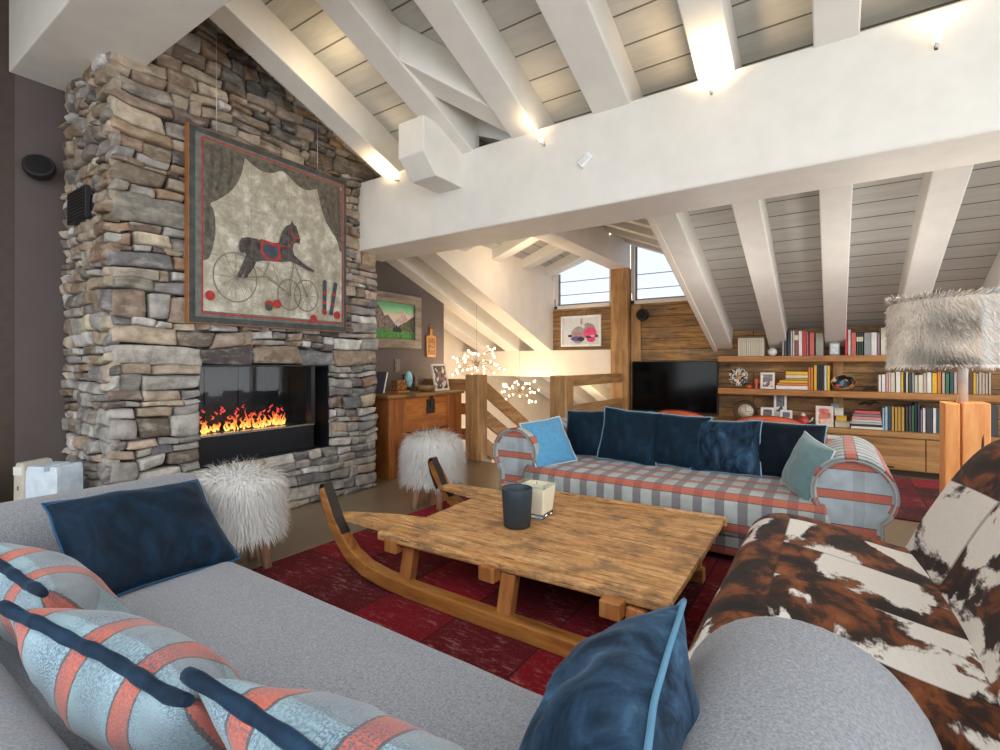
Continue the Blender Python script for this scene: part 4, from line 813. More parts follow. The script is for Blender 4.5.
flo = N('flower_paint'); vo = flo.new('ShaderNodeTexVoronoi'); vo.inputs['Scale'].default_value = 24; flo.link(flo.coord(), vo.inputs['Vector']); s2 = flo.new('ShaderNodeSeparateColor'); flo.link(vo.outputs['Color'], s2.inputs[0]); flo.color(flo.ramp(s2.outputs[0], [(0, srgb(26, 28, 32)), (.3, srgb(52, 78, 90)), (.48, srgb(206, 76, 80)), (.62, srgb(214, 160, 80)), (.74, srgb(90, 140, 166)), (.88, srgb(34, 34, 38))], 'CONSTANT')); flo.set(rough=.3)
b = B(); b.lathe([(.001, 0), (.07, 0), (.125, .05), (.12, .052), (.066, .008), (.001, .008)], n=8, smooth=False); b.v = [(q[0], q[1] * .72 + .088, q[2]) for q in b.v]; b.build('bowl_shell', flo.m, ob, local=True)
b = B(); b.tube([(.122 * math.cos(2 * PI * i / 8), .122 * .72 * math.sin(2 * PI * i / 8) + .088, .051) for i in range(8)], .004, 6, closed=True); b.build('rim', plain('rim_mustard', (176, 140, 60), .4), ob, local=True)
dk = thing('driftwood', 'Small dark twisted driftwood piece on the middle shelf', 'driftwood', (.33, 6.85, Z2))
B().tube([(-.06, 0, .012), (-.03, 0, .03), (0, .01, .035), (.03, 0, .03), (.06, -.01, .022)], [.008, .016, .02, .014, .004], 8).build('branch', plain('drift_dark', (58, 40, 26), .8), dk, local=True); B().tube([(0, 0, .03), (.02, 0, .055), (.045, 0, .06)], [.01, .008, .003], 6).build('twig', plain('drift_dark', (58, 40, 26)), dk, local=True)
dk2 = thing('driftwood', 'Dark twisted root hanging behind the lower book pile', 'driftwood', (.33, 6.95, Z3 + .24)); B().tube([(-.09, 0, .0), (-.04, 0, .03), (0, .01, .01), (.05, 0, .04), (.1, -.01, .02)], [.006, .014, .018, .012, .004], 8).build('branch', plain('drift_dark', (58, 40, 26)), dk2, local=True)
bc = thing('barrel_clock', 'Round cream faced clock set in a small dark barrel', 'clock', (-.93, 6.93, Z3 - .015))
M_ = Matrix.Rotation(math.radians(90), 4, 'X')
b = B(); b.lathe([(.115, 0), (.13, .05), (.13, .1), (.115, .15)], n=28); b.v = [tuple(M_ @ Vector(q) + Vector((0, .04, .13))) for q in b.v]; b.build('barrel', plain('barrel_dark', (78, 58, 40), .6), bc, local=True)
b = B(); b.lathe([(.001, 0), (.082, 0), (.086, .006), (.001, .008)], n=28, cap=False); b.v = [tuple(M_ @ Vector(q) + Vector((.02, -.11, .13))) for q in b.v]; b.build('clock_face', plain('dial_cream', (216, 206, 186), .4, var=.06, scale=40), bc, local=True)
hd = B().box(.018, .022, -.122, -.119, .13, .185).box(.02, .06, -.122, -.119, .127, .133)
for k in range(12): hd.box(-.002, .002, -.1215, -.1195, .062, .075, 0, Matrix.Translation((.02, 0, .13)) @ Matrix.Rotation(k * PI / 6, 4, 'Y'))
hd.build('clock_hands', black_matt, bc, local=True)
stand_frame((-.67, 6.80, Z3 - .015), 0, .145, .19, .1, plain('frame_white', (226, 222, 214), .4), photo_mat('photo_bw', (60, 60, 62), (96, 92, 92), (220, 216, 212), (70, 66, 70)), 'White framed photo nearest the barrel clock')
stand_frame((-.54, 6.88, Z3 + .1), 0, .135, .26, .08, plain('frame_white', (226, 222, 214)), photo_mat('photo_bw', (60, 60, 62), (96, 92, 92), (220, 216, 212), (70, 66, 70)), 'Taller white framed photo standing behind the smaller photos')
bxs = thing('photo_block', 'White storage box supporting the taller white photo frame', 'box', (-.54, 6.92, Z3 - .015)); B().box(-.09, .09, -.06, .07, 0, .1).build('box_body', paper, bxs, local=True, bevel=.004); B().box(-.092, .092, -.062, .072, .1, .115).build('box_lid', white_gloss, bxs, local=True, bevel=.003)
stand_frame((-.47, 6.78, Z3 - .015), 0, .125, .17, .1, plain('frame_white', (226, 222, 214)), photo_mat('photo_warm', (196, 128, 60), (84, 96, 120), (214, 196, 180), (160, 80, 60)), 'White framed colour photo with orange sky beside the red teapot')
tp = thing('teapot_ornament', 'Small red and white teapot ornament on the low cabinet', 'ornament', (-.30, 6.82, Z3 - .015))
B().lathe([(.03, 0), (.055, .03), (.06, .06), (.045, .095), (.02, .108)], n=20).build('pot_body', plain('pot_red_white', (196, 70, 60), .3, var=.3, scale=14), tp, local=True); B().lathe([(.022, .105), (.03, .115), (.02, .13), (.01, .145), (.002, .15)], n=14).build('pot_lid', plain('pot_white', (224, 214, 198), .3), tp, local=True)
B().tube([(.05, 0, .04), (.085, 0, .06), (.1, 0, .095)], [.014, .01, .007], 8).build('spout', plain('pot_white', (224, 214, 198)), tp, local=True); B().tube([(-.05, 0, .08), (-.09, 0, .075), (-.09, 0, .04), (-.055, 0, .03)], .007, 6).build('handle', plain('pot_red', (170, 40, 40), .3), tp, local=True)
stand_frame((-.09, 6.80, Z3 - .015), 0, .17, .235, .09, plain('frame_white', (226, 222, 214)), photo_mat('photo_red', (222, 186, 160), (214, 120, 96), (230, 200, 180), (196, 90, 76)), 'Wide white framed reddish photo on the cabinet beside small boxes', fw=.018, mat_w=.01)
for (x0, x1, y0, y1, z0, z1, c, lab) in ((.01, .15, 6.84, 6.98, 0, .07, (214, 204, 180), 'Cream card box lowest beside the reddish photo'), (.02, .12, 6.82, 6.95, .07, .13, (220, 176, 60), 'Yellow and white card box on the cream box'), (.005, .09, 6.84, 6.95, .13, .22, (222, 216, 204), 'White card box on top of the yellow box'), (-.03, .05, 6.85, 6.93, .22, .27, (110, 124, 130), 'Small grey tin topmost on the card boxes')):
    q = thing('small_box', lab, 'box', ((x0 + x1) / 2, (y0 + y1) / 2, Z3 - .015 + z0)); w2, d2, h2 = (x1 - x0) / 2, (y1 - y0) / 2, z1 - z0
    B().box(-w2, w2, -d2, d2, 0, h2 * .72).build('box_body', plain('box_%d' % c[2], c, .6), q, local=True, bevel=.003); B().box(-w2 - .002, w2 + .002, -d2 - .002, d2 + .002, h2 * .72, h2).build('box_lid', plain('box_lid_%d' % c[2], tuple(int(k * .92) for k in c), .6), q, local=True, bevel=.003)

# ------------------------------------------------------------------ leather tub chairs behind the plaid sofa
leather = plain('orange_leather', (184, 82, 42), .38, var=.08, scale=10)
def tub(x, y, label, rz):
    t = thing('tub_chair', label, 'chair', (x, y, 0), (0, 0, rz), None)
    n = 28; b = B(); th = [math.radians(200 + 140 * i / n) for i in range(n + 1)]
    rings = []
    for a in th:
        k = abs((a - math.radians(270)) / math.radians(70)); h = .70 - .16 * k ** 2.2; c_, s_ = math.cos(a), math.sin(a); R0, R1 = .42, .33
        rings.append(b.add([(R0 * c_ * .97, R0 * s_ * .97, .15), (R0 * c_, R0 * s_, h - .05), (R0 * c_ * .98, R0 * s_ * .98, h - .015), ((R0 + R1) / 2 * c_, (R0 + R1) / 2 * s_, h), (R1 * c_ * 1.02, R1 * s_ * 1.02, h - .015), (R1 * c_, R1 * s_, h - .05), (R1 * c_, R1 * s_, .15)]))
    for A_, B_ in zip(rings, rings[1:]):
        for k in range(7): j = (k + 1) % 7; b.face((A_ + k, B_ + k, B_ + j, A_ + j), 0, None, True)
    b.face(range(rings[0], rings[0] + 7)); b.face(range(rings[-1] + 6, rings[-1] - 1, -1))
    b.build('back_shell', leather, t, local=True, normals=True)
    pts = [(.375 * math.cos(a), .375 * math.sin(a), .702 - .16 * abs((a - math.radians(270)) / math.radians(70)) ** 2.2) for a in th]; B().tube(pts, .006, 6).build('piping', plain('leather_dark', (120, 50, 28), .5), t, local=True)
    B().box(-.32, .32, -.33, .34, .28, .43).build('seat_cushion', leather, t, local=True, bevel=.05, segs=4); B().box(-.33, .33, -.34, .32, .13, .28).build('seat_base', leather, t, local=True, bevel=.03, segs=3)
    for sx in (-.26, .26):
        for sy in (-.26, .26): B().lathe([(.014, 0), (.022, .13)], (sx, sy, 0), 12).build('leg', black_matt, t, local=True)
tub(-.56, 5.62, 'Orange leather tub chair seen behind the two end blue cushions', math.radians(8)); tub(-1.33, 5.72, 'Orange leather tub chair seen behind the middle blue cushions, nearer the television', math.radians(-6))

# ------------------------------------------------------------------ rugs
rug = N('patchwork_rug'); rv = rug.coord('Object'); br = rug.new('ShaderNodeTexBrick'); rug.link(rv, br.inputs['Vector']); br.offset = 0; br.inputs['Color1'].default_value = (0, 0, 0, 1); br.inputs['Color2'].default_value = (1, 1, 1, 1); br.inputs['Mortar'].default_value = (.2, .2, .2, 1)
for k, v in (('Scale', 1), ('Mortar Size', .006), ('Brick Width', .44), ('Row Height', .44)): br.inputs[k].default_value = v
bwid = rug.ramp(br.outputs['Color'], [(0, srgb(58, 4, 10)), (.35, srgb(118, 8, 22)), (.6, srgb(78, 6, 14)), (.85, srgb(150, 14, 32))])
n1 = rug.noise(rug.coord('Object', (.3, 1, 1)), 44, 7, .8); n2 = rug.noise(rv, 6, 3)
wear = rug.math('MULTIPLY', rug.ramp(n1, [(.52, (0, 0, 0)), (.72, (1, 1, 1))]), rug.ramp(n2, [(.4, (.08,) * 3), (.62, (.75,) * 3)]))
rc = rug.mix(wear, bwid, srgb(206, 150, 146)); rc = rug.mix(br.outputs['Fac'], rc, srgb(70, 10, 18)); fk = rug.noise(rv, 300, 2); rc = rug.mix(rug.ramp(fk, [(.68, (0, 0, 0)), (.76, (.6,) * 3)]), rc, srgb(214, 190, 186)); rug.color(rc); rug.set(rough=.95, sheen=.05, spec=.1); rug.bump(n1, .3, .006)
tag(B().box(-2.78, -.2, 1.05, 3.82, 0, .012).build('area_rug', rug.m, origin=(-2.78, 1.05, 0), bevel=.004), 'Worn red patchwork rug under the sled table', 'rug')
tag(B().box(-2.0, 1.5, 4.85, 6.6, 0, .012).build('area_rug', rug.m, origin=(-2.0, 4.85, 0), bevel=.004), 'Worn red patchwork rug behind the plaid sofa', 'rug')

# ------------------------------------------------------------------ sled coffee table
TZ = .318
tl = thing('sled_table', 'Old wooden sled coffee table with plank top and curved runners', 'table', (-1.3, 2.35, .012), (0, 0, 0))
def plank(poly, z0, z1, nm='top_board', mat=table_wood): return B().prism(poly, 'Z', z0, z1).build(nm, mat, tl, bevel=.004)
plank([(-2.44, 1.90), (-2.40, 1.865), (-2.0, 1.85), (-.50, 1.905), (-.50, 2.127), (-1.95, 2.115), (-2.15, 2.055), (-2.36, 1.955)], TZ - .03, TZ)
for i in range(2): plank([(-1.94 - .02 * i, 2.125 + .26 * i), (-.50, 2.137 + .26 * i), (-.505, 2.383 + .262 * i), (-1.95 - .01 * i, 2.374 + .26 * i)], TZ - .03, TZ - .001 * i)
plank([(-1.97, 2.645), (-2.12, 2.66), (-2.36, 2.715), (-2.42, 2.76), (-2.38, 2.795), (-2.1, 2.84), (-1.6, 2.875), (-.51, 2.90), (-.505, 2.655)], TZ - .03, TZ)
plank([(-1.7, 2.88), (-.51, 2.906), (-.515, 3.02), (-1.75, 2.985)], TZ - .03, TZ - .001)
B().prism([(-2.0, 1.80), (-.50, 1.865), (-.50, 1.90), (-2.0, 1.848)], 'Z', TZ - .052, TZ - .006).build('edge_rail', table_wood, tl, bevel=.012, segs=3)
B().prism([(-2.0, 2.97), (-.50, 3.02), (-.50, 3.055), (-2.0, 3.0)], 'Z', TZ - .045, TZ + .012).build('edge_rail', table_wood, tl, bevel=.014, segs=3)
for x in (-1.83, -1.22, -.64):
    B().box(x - .115, x - .03, 1.80, 2.93, TZ - .10, TZ - .032).build('crossbar', sled_leg, tl, bevel=.006)
    for y in (1.86, 2.86): B().bar((x, y - .008, .07), (x + .012, y + .02, TZ - .06), .075, .055, (0, 1, 0)).build('leg', sled_leg, tl, bevel=.008)
for y, nm in ((1.83, 0), (2.83, 1)):
    dy = -.07 if nm else .0
    path = [(-2.462, .475), (-2.43, .40), (-2.375, .30), (-2.31, .215), (-2.22, .135), (-2.1, .085), (-1.95, .062), (-1.75, .052), (-1.4, .05), (-.9, .05), (-.58, .052)]
    up, lo = [], []
    for i, p in enumerate(path):
        a = path[max(0, i - 1)]; c = path[min(len(path) - 1, i + 1)]; tx, tz = c[0] - a[0], c[1] - a[1]; L = math.hypot(tx, tz); h = .022 if i == 0 else .03 + .008 * min(i, 4) / 4
        nx, nz = -tz / L, tx / L; up.append((p[0] + nx * h, p[1] + nz * h)); lo.append((p[0] - nx * h, p[1] - nz * h))
    b = B()
    for i in range(len(path) - 1):
        ya, yb = (y + dy * max(0, 1 - i / 5), y + dy * max(0, 1 - (i + 1) / 5))
        k = b.add([(up[i][0], ya - .035, up[i][1]), (up[i][0], ya + .035, up[i][1]), (lo[i][0], ya + .035, lo[i][1]), (lo[i][0], ya - .035, lo[i][1]), (up[i + 1][0], yb - .035, up[i + 1][1]), (up[i + 1][0], yb + .035, up[i + 1][1]), (lo[i + 1][0], yb + .035, lo[i + 1][1]), (lo[i + 1][0], yb - .035, lo[i + 1][1])])
        for q in ((0, 4, 5, 1), (1, 5, 6, 2), (2, 6, 7, 3), (3, 7, 4, 0)): b.face([k + j for j in q])
        if i == 0: b.face((k, k + 1, k + 2, k + 3))
        if i == len(path) - 2: b.face((k + 7, k + 6, k + 5, k + 4))
    bm_ = b.build('runner', sled_wood, tl, smooth=False)
    md = bm_.modifiers.new('weld', 'WELD'); md = bm_.modifiers.new('bevel', 'BEVEL'); md.width = .008; md.segments = 2; md.limit_method = 'ANGLE'; md.angle_limit = math.radians(50)
    # iron strap wrapped over the horn
    s = B(); P_ = [(up[i][0], up[i][1]) for i in range(4)]
    cap_ = [(lo[0][0] - .004, lo[0][1] + .004), (-2.485, .492), (-2.462, .503), (-2.44, .492)]
    yy = y + dy
    sp_ = [(lo[2][0], lo[2][1]), (lo[1][0], lo[1][1]), (lo[0][0], lo[0][1]), (path[0][0] - .008, path[0][1] + .02), (path[0][0] + .012, path[0][1] + .024), (up[0][0], up[0][1]), (up[1][0], up[1][1]), (up[2][0], up[2][1]), (up[3][0], up[3][1])]
    for (x0, z0), (x1, z1) in zip(sp_, sp_[1:]):
        L = math.hypot(x1 - x0, z1 - z0); nx, nz = (z1 - z0) / L * -.004, (x1 - x0) / L * .004
        k = s.add([(x0, yy - .03, z0), (x1, yy - .03, z1), (x1, yy + .03, z1), (x0, yy + .03, z0), (x0 + nx, yy - .03, z0 + nz), (x1 + nx, yy - .03, z1 + nz), (x1 + nx, yy + .03, z1 + nz), (x0 + nx, yy + .03, z0 + nz)])
        for q in ((0, 3, 2, 1), (4, 5, 6, 7), (0, 1, 5, 4), (1, 2, 6, 5), (2, 3, 7, 6), (3, 0, 4, 7)): s.face([k + j for j in q])
    o = s.build('iron_strap', black_iron, tl, normals=True); o['label'] = 'dark iron strap over the horn tip'
cu = thing('candle_tumbler', 'Dark slate blue candle tumbler on the sled table', 'candle holder', (-1.42, 2.27, TZ))
B().lathe([(.062, 0), (.072, .006), (.084, .205), (.082, .21), (.076, .205), (.072, .15), (.001, .15)], n=40).build('tumbler', plain('slate_blue_glaze', (48, 62, 72), .45, var=.06, scale=9), cu, local=True)
B().lathe([(.001, .15), (.071, .15), (.071, .152), (.001, .152)], n=32, cap=False).build('wax', plain('dark_wax', (56, 62, 66), .4), cu, local=True)
cd = thing('glass_candle', 'Square cream candle in clear glass behind the dark tumbler', 'candle', (-1.43, 2.50, TZ), (0, 0, math.radians(4)))
cd.scale = (1.08, 1.08, 1.1)
gn = N('clear_glass'); gn.color((.9, 1, .97, 1)); gn.set(rough=.03, trans=1); gn.b.inputs['IOR'].default_value = 1.45
k = B()
def sq(h, z): return [(-h, -h, z), (h, -h, z), (h, h, z), (-h, h, z)]
k.add(sq(.066, 0) + sq(.08, .17)); [k.face(q) for q in ((3, 2, 1, 0), (0, 1, 5, 4), (1, 2, 6, 5), (2, 3, 7, 6), (3, 0, 4, 7))]
k.build('glass_base', gn.m, cd, local=True) if False else None
wx = B(); wx.add(sq(.066, .022) + sq(.079, .165)); [wx.face(q) for q in ((3, 2, 1, 0), (4, 5, 6, 7), (0, 1, 5, 4), (1, 2, 6, 5), (2, 3, 7, 6), (3, 0, 4, 7))]
wx.build('wax', plain('cream_wax', (252, 246, 222), .5, var=.01), cd, local=True, bevel=.006)
gb_ = B(); gb_.add(sq(.066, 0) + sq(.068, .021)); [gb_.face(q) for q in ((3, 2, 1, 0), (4, 5, 6, 7), (0, 1, 5, 4), (1, 2, 6, 5), (2, 3, 7, 6), (3, 0, 4, 7))]
gb_.build('glass_base', gn.m, cd, local=True, bevel=.004)
gr_ = B()
for q in ((-.082, .082, -.082, -.0795), (-.082, .082, .0795, .082), (-.082, -.0795, -.0795, .0795), (.0795, .082, -.0795, .0795)): gr_.box(q[0], q[1], q[2], q[3], .16, .182)
gr_.build('glass_rim', gn.m, cd, local=True); B().tube([(0, 0, .165), (.002, 0, .178)], .002, 5).build('wick', black_matt, cd, local=True)

# ------------------------------------------------------------------ cushions
def pillow(name, label, loc, rot, w, h, t, mat, pipmat=None, rope=None, seed=0, group=None, cat='cushion', concave=.05, amp=.010, pr=.006, uv0=(0, 0), back=None, sag=0):
    T = thing(name, label, cat, loc, rot, group); n = 26; b = B(); front = {}; per = []
    def pos(i, j, side):
        u, v = 2 * i / n - 1, 2 * j / n - 1
        x = u * w / 2 * (1 - concave * (1 - v * v)); z = h / 2 + v * h / 2 * (1 - concave * (1 - u * u))
        if sag: z -= sag * (1 - u * u) * max(0, v) ** 1.5
        prof = max(0, (1 - abs(u) ** 2.4)) ** .62 * max(0, (1 - abs(v) ** 2.4)) ** .62
        y = side * t / 2 * prof
        e = min(1, 4 * (1 - max(abs(u), abs(v)))); nz = noise.noise(Vector((x * 7 + seed, z * 7, side + seed * 2))) + .5 * noise.noise(Vector((x * 18, z * 18 + seed, side)))
        y += side * amp * nz * e
        y += .012 * noise.noise(Vector((x * 4 + seed * 3, z * 4, 5)))
        x += .006 * noise.noise(Vector((seed, z * 9, 1))); z += .006 * noise.noise(Vector((x * 9, seed, 2)))
        return (x, y, z)
    for side in (-1, 1):
        idx = {}
        for i in range(n + 1):
            for j in range(n + 1):
                edge = i in (0, n) or j in (0, n)
                if side == 1 and edge: idx[i, j] = front[i, j]
                else: idx[i, j] = b.add([pos(i, j, side)])
        if side == -1: front = idx
        for i in range(n):
            for j in range(n):
                q = [(i, j), (i + 1, j), (i + 1, j + 1), (i, j + 1)]; uv = [((2 * a / n - 1) * w / 2 + uv0[0], side * -(c / n * h) + uv0[1]) for a, c in q]
                ids = [idx[p] for p in q]
                if side == 1: ids.reverse(); uv.reverse()
                b.face(ids, 0 if side == -1 or back is None else 1, uv, True)
    b.build('cover', [mat] + ([back] if back else []), T, local=True)
    ring = [(i, 0) for i in range(n)] + [(n, j) for j in range(n)] + [(i, n) for i in range(n, 0, -1)] + [(0, j) for j in range(n, 0, -1)]
    if pipmat: B().tube([b.v[front[p]] for p in ring], pr, 7, closed=True).build('piping', pipmat, T, local=True)
    if rope:
        pts = [Vector(b.v[front[i, n]]) + Vector((0, 0, .006 * math.sin(i * .9 + seed))) for i in range(0, n + 1)]
        pts = [pts[0] + Vector((-.012, 0, -.02))] + pts
        B().tube(pts, [.008] + [.0115 + .0012 * math.sin(i * 1.7) for i in range(len(pts) - 2)] + [.008], 10).build('rope_trim', rope, T, local=True)
    return T
D = math.radians
# on the plaid sofa
YS = 3.78
pillow('cushion', 'Plain pale blue cushion with white piping in the plaid sofa corner', (-1.74, 3.36, .425), (D(-34), D(-6), D(58)), .36, .39, .12, light_blue, pip_white, seed=1, back=dark_velvet, pr=.005)
for i, (x, y, w, h, rz, m, lab) in enumerate(((-1.68, 3.76, .42, .39, 0, dark_velvet, 'Dark teal velvet cushion nearest the pale blue cushion'), (-1.33, 3.70, .46, .42, 4, dark_velvet, 'Dark teal velvet cushion, second from the pale blue one'), (-.98, 3.74, .46, .40, 0, dark_velvet, 'Dark teal velvet cushion in the middle of the plaid sofa'), (-.63, 3.72, .46, .38, -2, mid_velvet, 'Brighter blue velvet cushion, second from the sage cushion'), (-.28, 3.76, .46, .385, -4, velvet('night_velvet', (5, 18, 28), (12, 34, 52), .25), 'Darkest navy velvet cushion just behind the sage cushion'))):
    pillow('velvet_cushion', lab, (x, y, .43), (D(-17), D((-3, 4, 2, -2, 1)[i]), D(rz)), w, h, .16, m, pip_sofa, seed=10 + i, group='velvet cushions along the plaid sofa', pr=.004, amp=.014)
pillow('cushion', 'Sage cushion with pale piping leaning on the plaid arm', (-.20, 3.42, .425), (D(-20), D(10), D(-64)), .35, .35, .15, sage, pip_white, seed=21, pr=.004)
# on the grey sofa
pillow('velvet_cushion', 'Large dark blue velvet cushion leaning on the grey sofa arm', (-1.96, .80, .425), (D(-52), D(2), D(92)), .52, .44, .18, blue_velvet, plain('piping_blue', (24, 74, 112), .7), seed=31, amp=.018, pr=.004)
pillow('velvet_cushion', 'Dark blue velvet cushion with pale piping beside the rolled grey arm', (-.42, .78, .42), (D(-34), D(3), D(-82)), .48, .355, .22, mid_velvet, pip_blue, seed=37, amp=.022, pr=.0055)

# ------------------------------------------------------------------ grey sofa
def rolled(cx, cz, R_, zb, wb, n=26, lean=0):
    """rolled arm section: a full roll on a narrower upright; points run anticlockwise"""
    a0 = -PI / 2 + math.asin(min(.95, wb / 2 / R_)); a1 = 1.5 * PI - math.asin(min(.95, wb / 2 / R_))
    return [(cx - wb / 2 + lean, zb), (cx + wb / 2 + lean, zb)] + [(cx + R_ * math.cos(a0 + (a1 - a0) * i / n), cz + R_ * math.sin(a0 + (a1 - a0) * i / n)) for i in range(n + 1)]
gs = thing('grey_sofa', 'Long grey felt sofa with rolled arms and a deep seat', 'sofa', (-1.35, .5, 0))
B().extrude(rolled(-.06, .425, .235, .05, .34), 'Y', -.06, 1.24, .035, segs=4).build('arm', grey_felt, gs)
B().extrude(rolled(-2.72, .435, .21, .05, .32), 'Y', -.06, 1.22, .035, segs=4).build('arm', grey_felt, gs)
B().extrude(rolled(.12, .43, .2, .05, .28), 'X', -2.62, -.12, .03, segs=6).build('backrest', grey_felt, gs)
def rr(x0, x1, z0, z1, r, n=6, tr=None):
    p = []
    for cx, cz, a in ((x1 - r, z0 + r, -PI / 2), (x1 - r, z1 - r, 0), (x0 + r, z1 - r, PI / 2), (x0 + r, z0 + r, PI)):
        for i in range(n + 1): p.append((cx + r * math.cos(a + PI / 2 * i / n), cz + r * math.sin(a + PI / 2 * i / n)))
    return p
B().extrude(rr(.15, 1.06, .22, .425, .07), 'X', -2.55, -.27, .05, segs=14, wob=.004).build('seat_cushion', grey_felt, gs)
B().extrude(rr(.05, 1.03, .05, .235, .03), 'X', -2.6, -.2, .02, segs=2).build('base', grey_felt, gs)
for x in (-2.7, -.08):
    for y in (.05, .98): B().lathe([(.03, 0), (.035, .06)], (x, y, 0), 14).build('foot', black_matt, gs)
for x, y, w, h, lean, rz, lab, sd in ((-2.16, .47, .50, .36, 38, -8, 'Woven plaid cushion in the grey sofa corner, partly behind its neighbour', 41), (-1.74, .53, .56, .38, 34, 3, 'Woven plaid cushion with blue rope, between corner cushion and long one', 44), (-1.13, .53, .60, .38, 36, 8, 'Woven plaid cushion with the longest blue rope, in the row middle', 47), (-.51, .61, .66, .39, 36, 4, 'Woven plaid cushion with blue rope, the end one nearest the big rolled arm', 50)):
    pillow('plaid_cushion', lab, (x, y, .40), (D(lean), D((-3, 4, 2, 2)[(sd - 41) // 3]), D(rz)), w, h, .2, plaid_cush, None, rope_blue if sd > 41 else None, seed=sd, group='plaid rope cushions on the grey sofa', amp=.012, concave=.03, uv0=(.053 * sd, 0), sag=.03)

# ------------------------------------------------------------------ plaid sofa
ps = thing('plaid_sofa', 'Blue and orange plaid sofa with rolled arms facing the sled table', 'sofa', (-.95, 3.7, 0))
def arm(cx, nm):
    B().extrude(rolled(cx, .505, .195, .06, .26, 30), 'Y', 3.21, 4.22, .03, capm=1, segs=4, uvs=(0, .02)).build('arm', [plaid_sofa, plaid_cap], ps)
    ring = rolled(cx, .505, .178, .06, .24, 30); B().tube([(p[0], 3.212, p[1]) for p in ring], .006, 6, closed=True).build('arm_piping', plain('piping_grey', (150, 150, 150), .8), ps)
arm(-2.04, 0); arm(.085, 1)
B().extrude([(-p[0], p[1]) for p in rolled(-4.12, .53, .17, .06, .26, 26)][::-1], 'X', -2.0, .05, .02, segs=6).build('backrest', plaid_sofa, ps)
B().extrude(rr(3.16, 4.05, .16, .43, .075), 'X', -1.93, -.03, .02, segs=10, wob=.004, uvs=(0, .1)).build('seat', plaid_sofa, ps)
B().extrude(rr(3.20, 4.05, .05, .17, .02), 'X', -1.93, -.03, .01).build('base', plaid_sofa, ps)
for x in (-2.04, .085):
    for y in (3.3, 4.1): B().lathe([(.025, 0), (.035, .065)], (x, y, 0), 14).build('foot', plain('pale_foot', (206, 196, 180), .5), ps)

# ------------------------------------------------------------------ cowhide chaise
cw = thing('cowhide_chaise', 'Patchwork cowhide lounge seat with a tall curved back', 'chair', (.15, 2.1, 0))
seat_p = [(-.30, .05), (.55, .05), (.58, .30), (.50, .36), (.40, .365), (.30, .375), (.20, .39), (.08, .415), (-.04, .44), (-.16, .455), (-.24, .452), (-.30, .43), (-.345, .385), (-.37, .32), (-.37, .22), (-.34, .12)]
def smooth_poly(p, it=2):
    for _ in range(it):
        q = []
        for i in range(len(p)):
            a, b_ = p[i], p[(i + 1) % len(p)]; q += [(a[0] * .75 + b_[0] * .25, a[1] * .75 + b_[1] * .25), (a[0] * .25 + b_[0] * .75, a[1] * .25 + b_[1] * .75)]
        p = q
    return p
B().extrude(smooth_poly(seat_p), 'Y', 1.28, 2.87, .05, segs=14, wob=.005, uvs=(.21, .1)).build('seat', hide_seat, cw)
b = B(); sec = smooth_poly([(.30, .30), (.36, .42), (.42, .56), (.50, .72), (.57, .84), (.64, .91), (.72, .935), (.80, .91), (.85, .82), (.84, .6), (.80, .3), (.76, .06), (.42, .06)], 2)
b.extrude(sec, 'Y', 1.15, 2.90, .07, segs=14, wob=.006)
def curve_back(q):
    k = (q[1] - 1.9) / 1.0; far = max(0, k); return (q[0] - .10 * far ** 2 - .06 * max(0, -k) ** 2, q[1], q[2] - .03 * far ** 2)
b.v = [curve_back(q) for q in b.v]
b.build('backrest', hide_back, cw)
for x in (-.25, .68):
    for y in (1.4, 2.75): B().lathe([(.025, 0), (.03, .06)], (x, y, 0), 14).build('foot', black_matt, cw)

# ------------------------------------------------------------------ fur things
def strands(b, pts, L, wd, col, droop=.5, seg=3, jitter=.35):
    """locks of wool: narrow tapering ribbons that lie facing outwards; b.nv keeps the direction each one faces"""
    b.nv = []
    for p, nrm in pts:
        nb = Vector(nrm).normalized(); d = (nb + Vector((random.uniform(-1, 1), random.uniform(-1, 1), random.uniform(-1, 1))) * jitter).normalized(); l = L * random.uniform(.6, 1.25)
        c = Vector(p); b.c = col(p); prev = None; out = Vector((nb.x, nb.y, max(nb.z, .15))).normalized()
        for i in range(seg + 1):
            t = i / seg; w = wd * (1 - t) ** .7 + .0003; side = d.cross(out)
            side = side.normalized() if side.length > .05 else Vector((-out.y, out.x, 0)).normalized()
            nn = (out + Vector((random.uniform(-1, 1), random.uniform(-1, 1), random.uniform(-1, 1))) * .25).normalized()
            k = b.add([c - side * w, c + side * w]); b.nv += [nn, nn]
            if prev is not None:
                q = [Vector(b.v[z_]) for z_ in (prev, prev + 1, k + 1)]; f = (q[1] - q[0]).cross(q[2] - q[0])
                b.face((prev, prev + 1, k + 1, k) if f.dot(out) > 0 else (prev, k, k + 1, prev + 1), 0, None, True)
            prev = k; d = (d + Vector((0, 0, -droop / seg)) + Vector((random.uniform(-1, 1), random.uniform(-1, 1), 0)) * .1).normalized(); c = c + d * (l / seg)
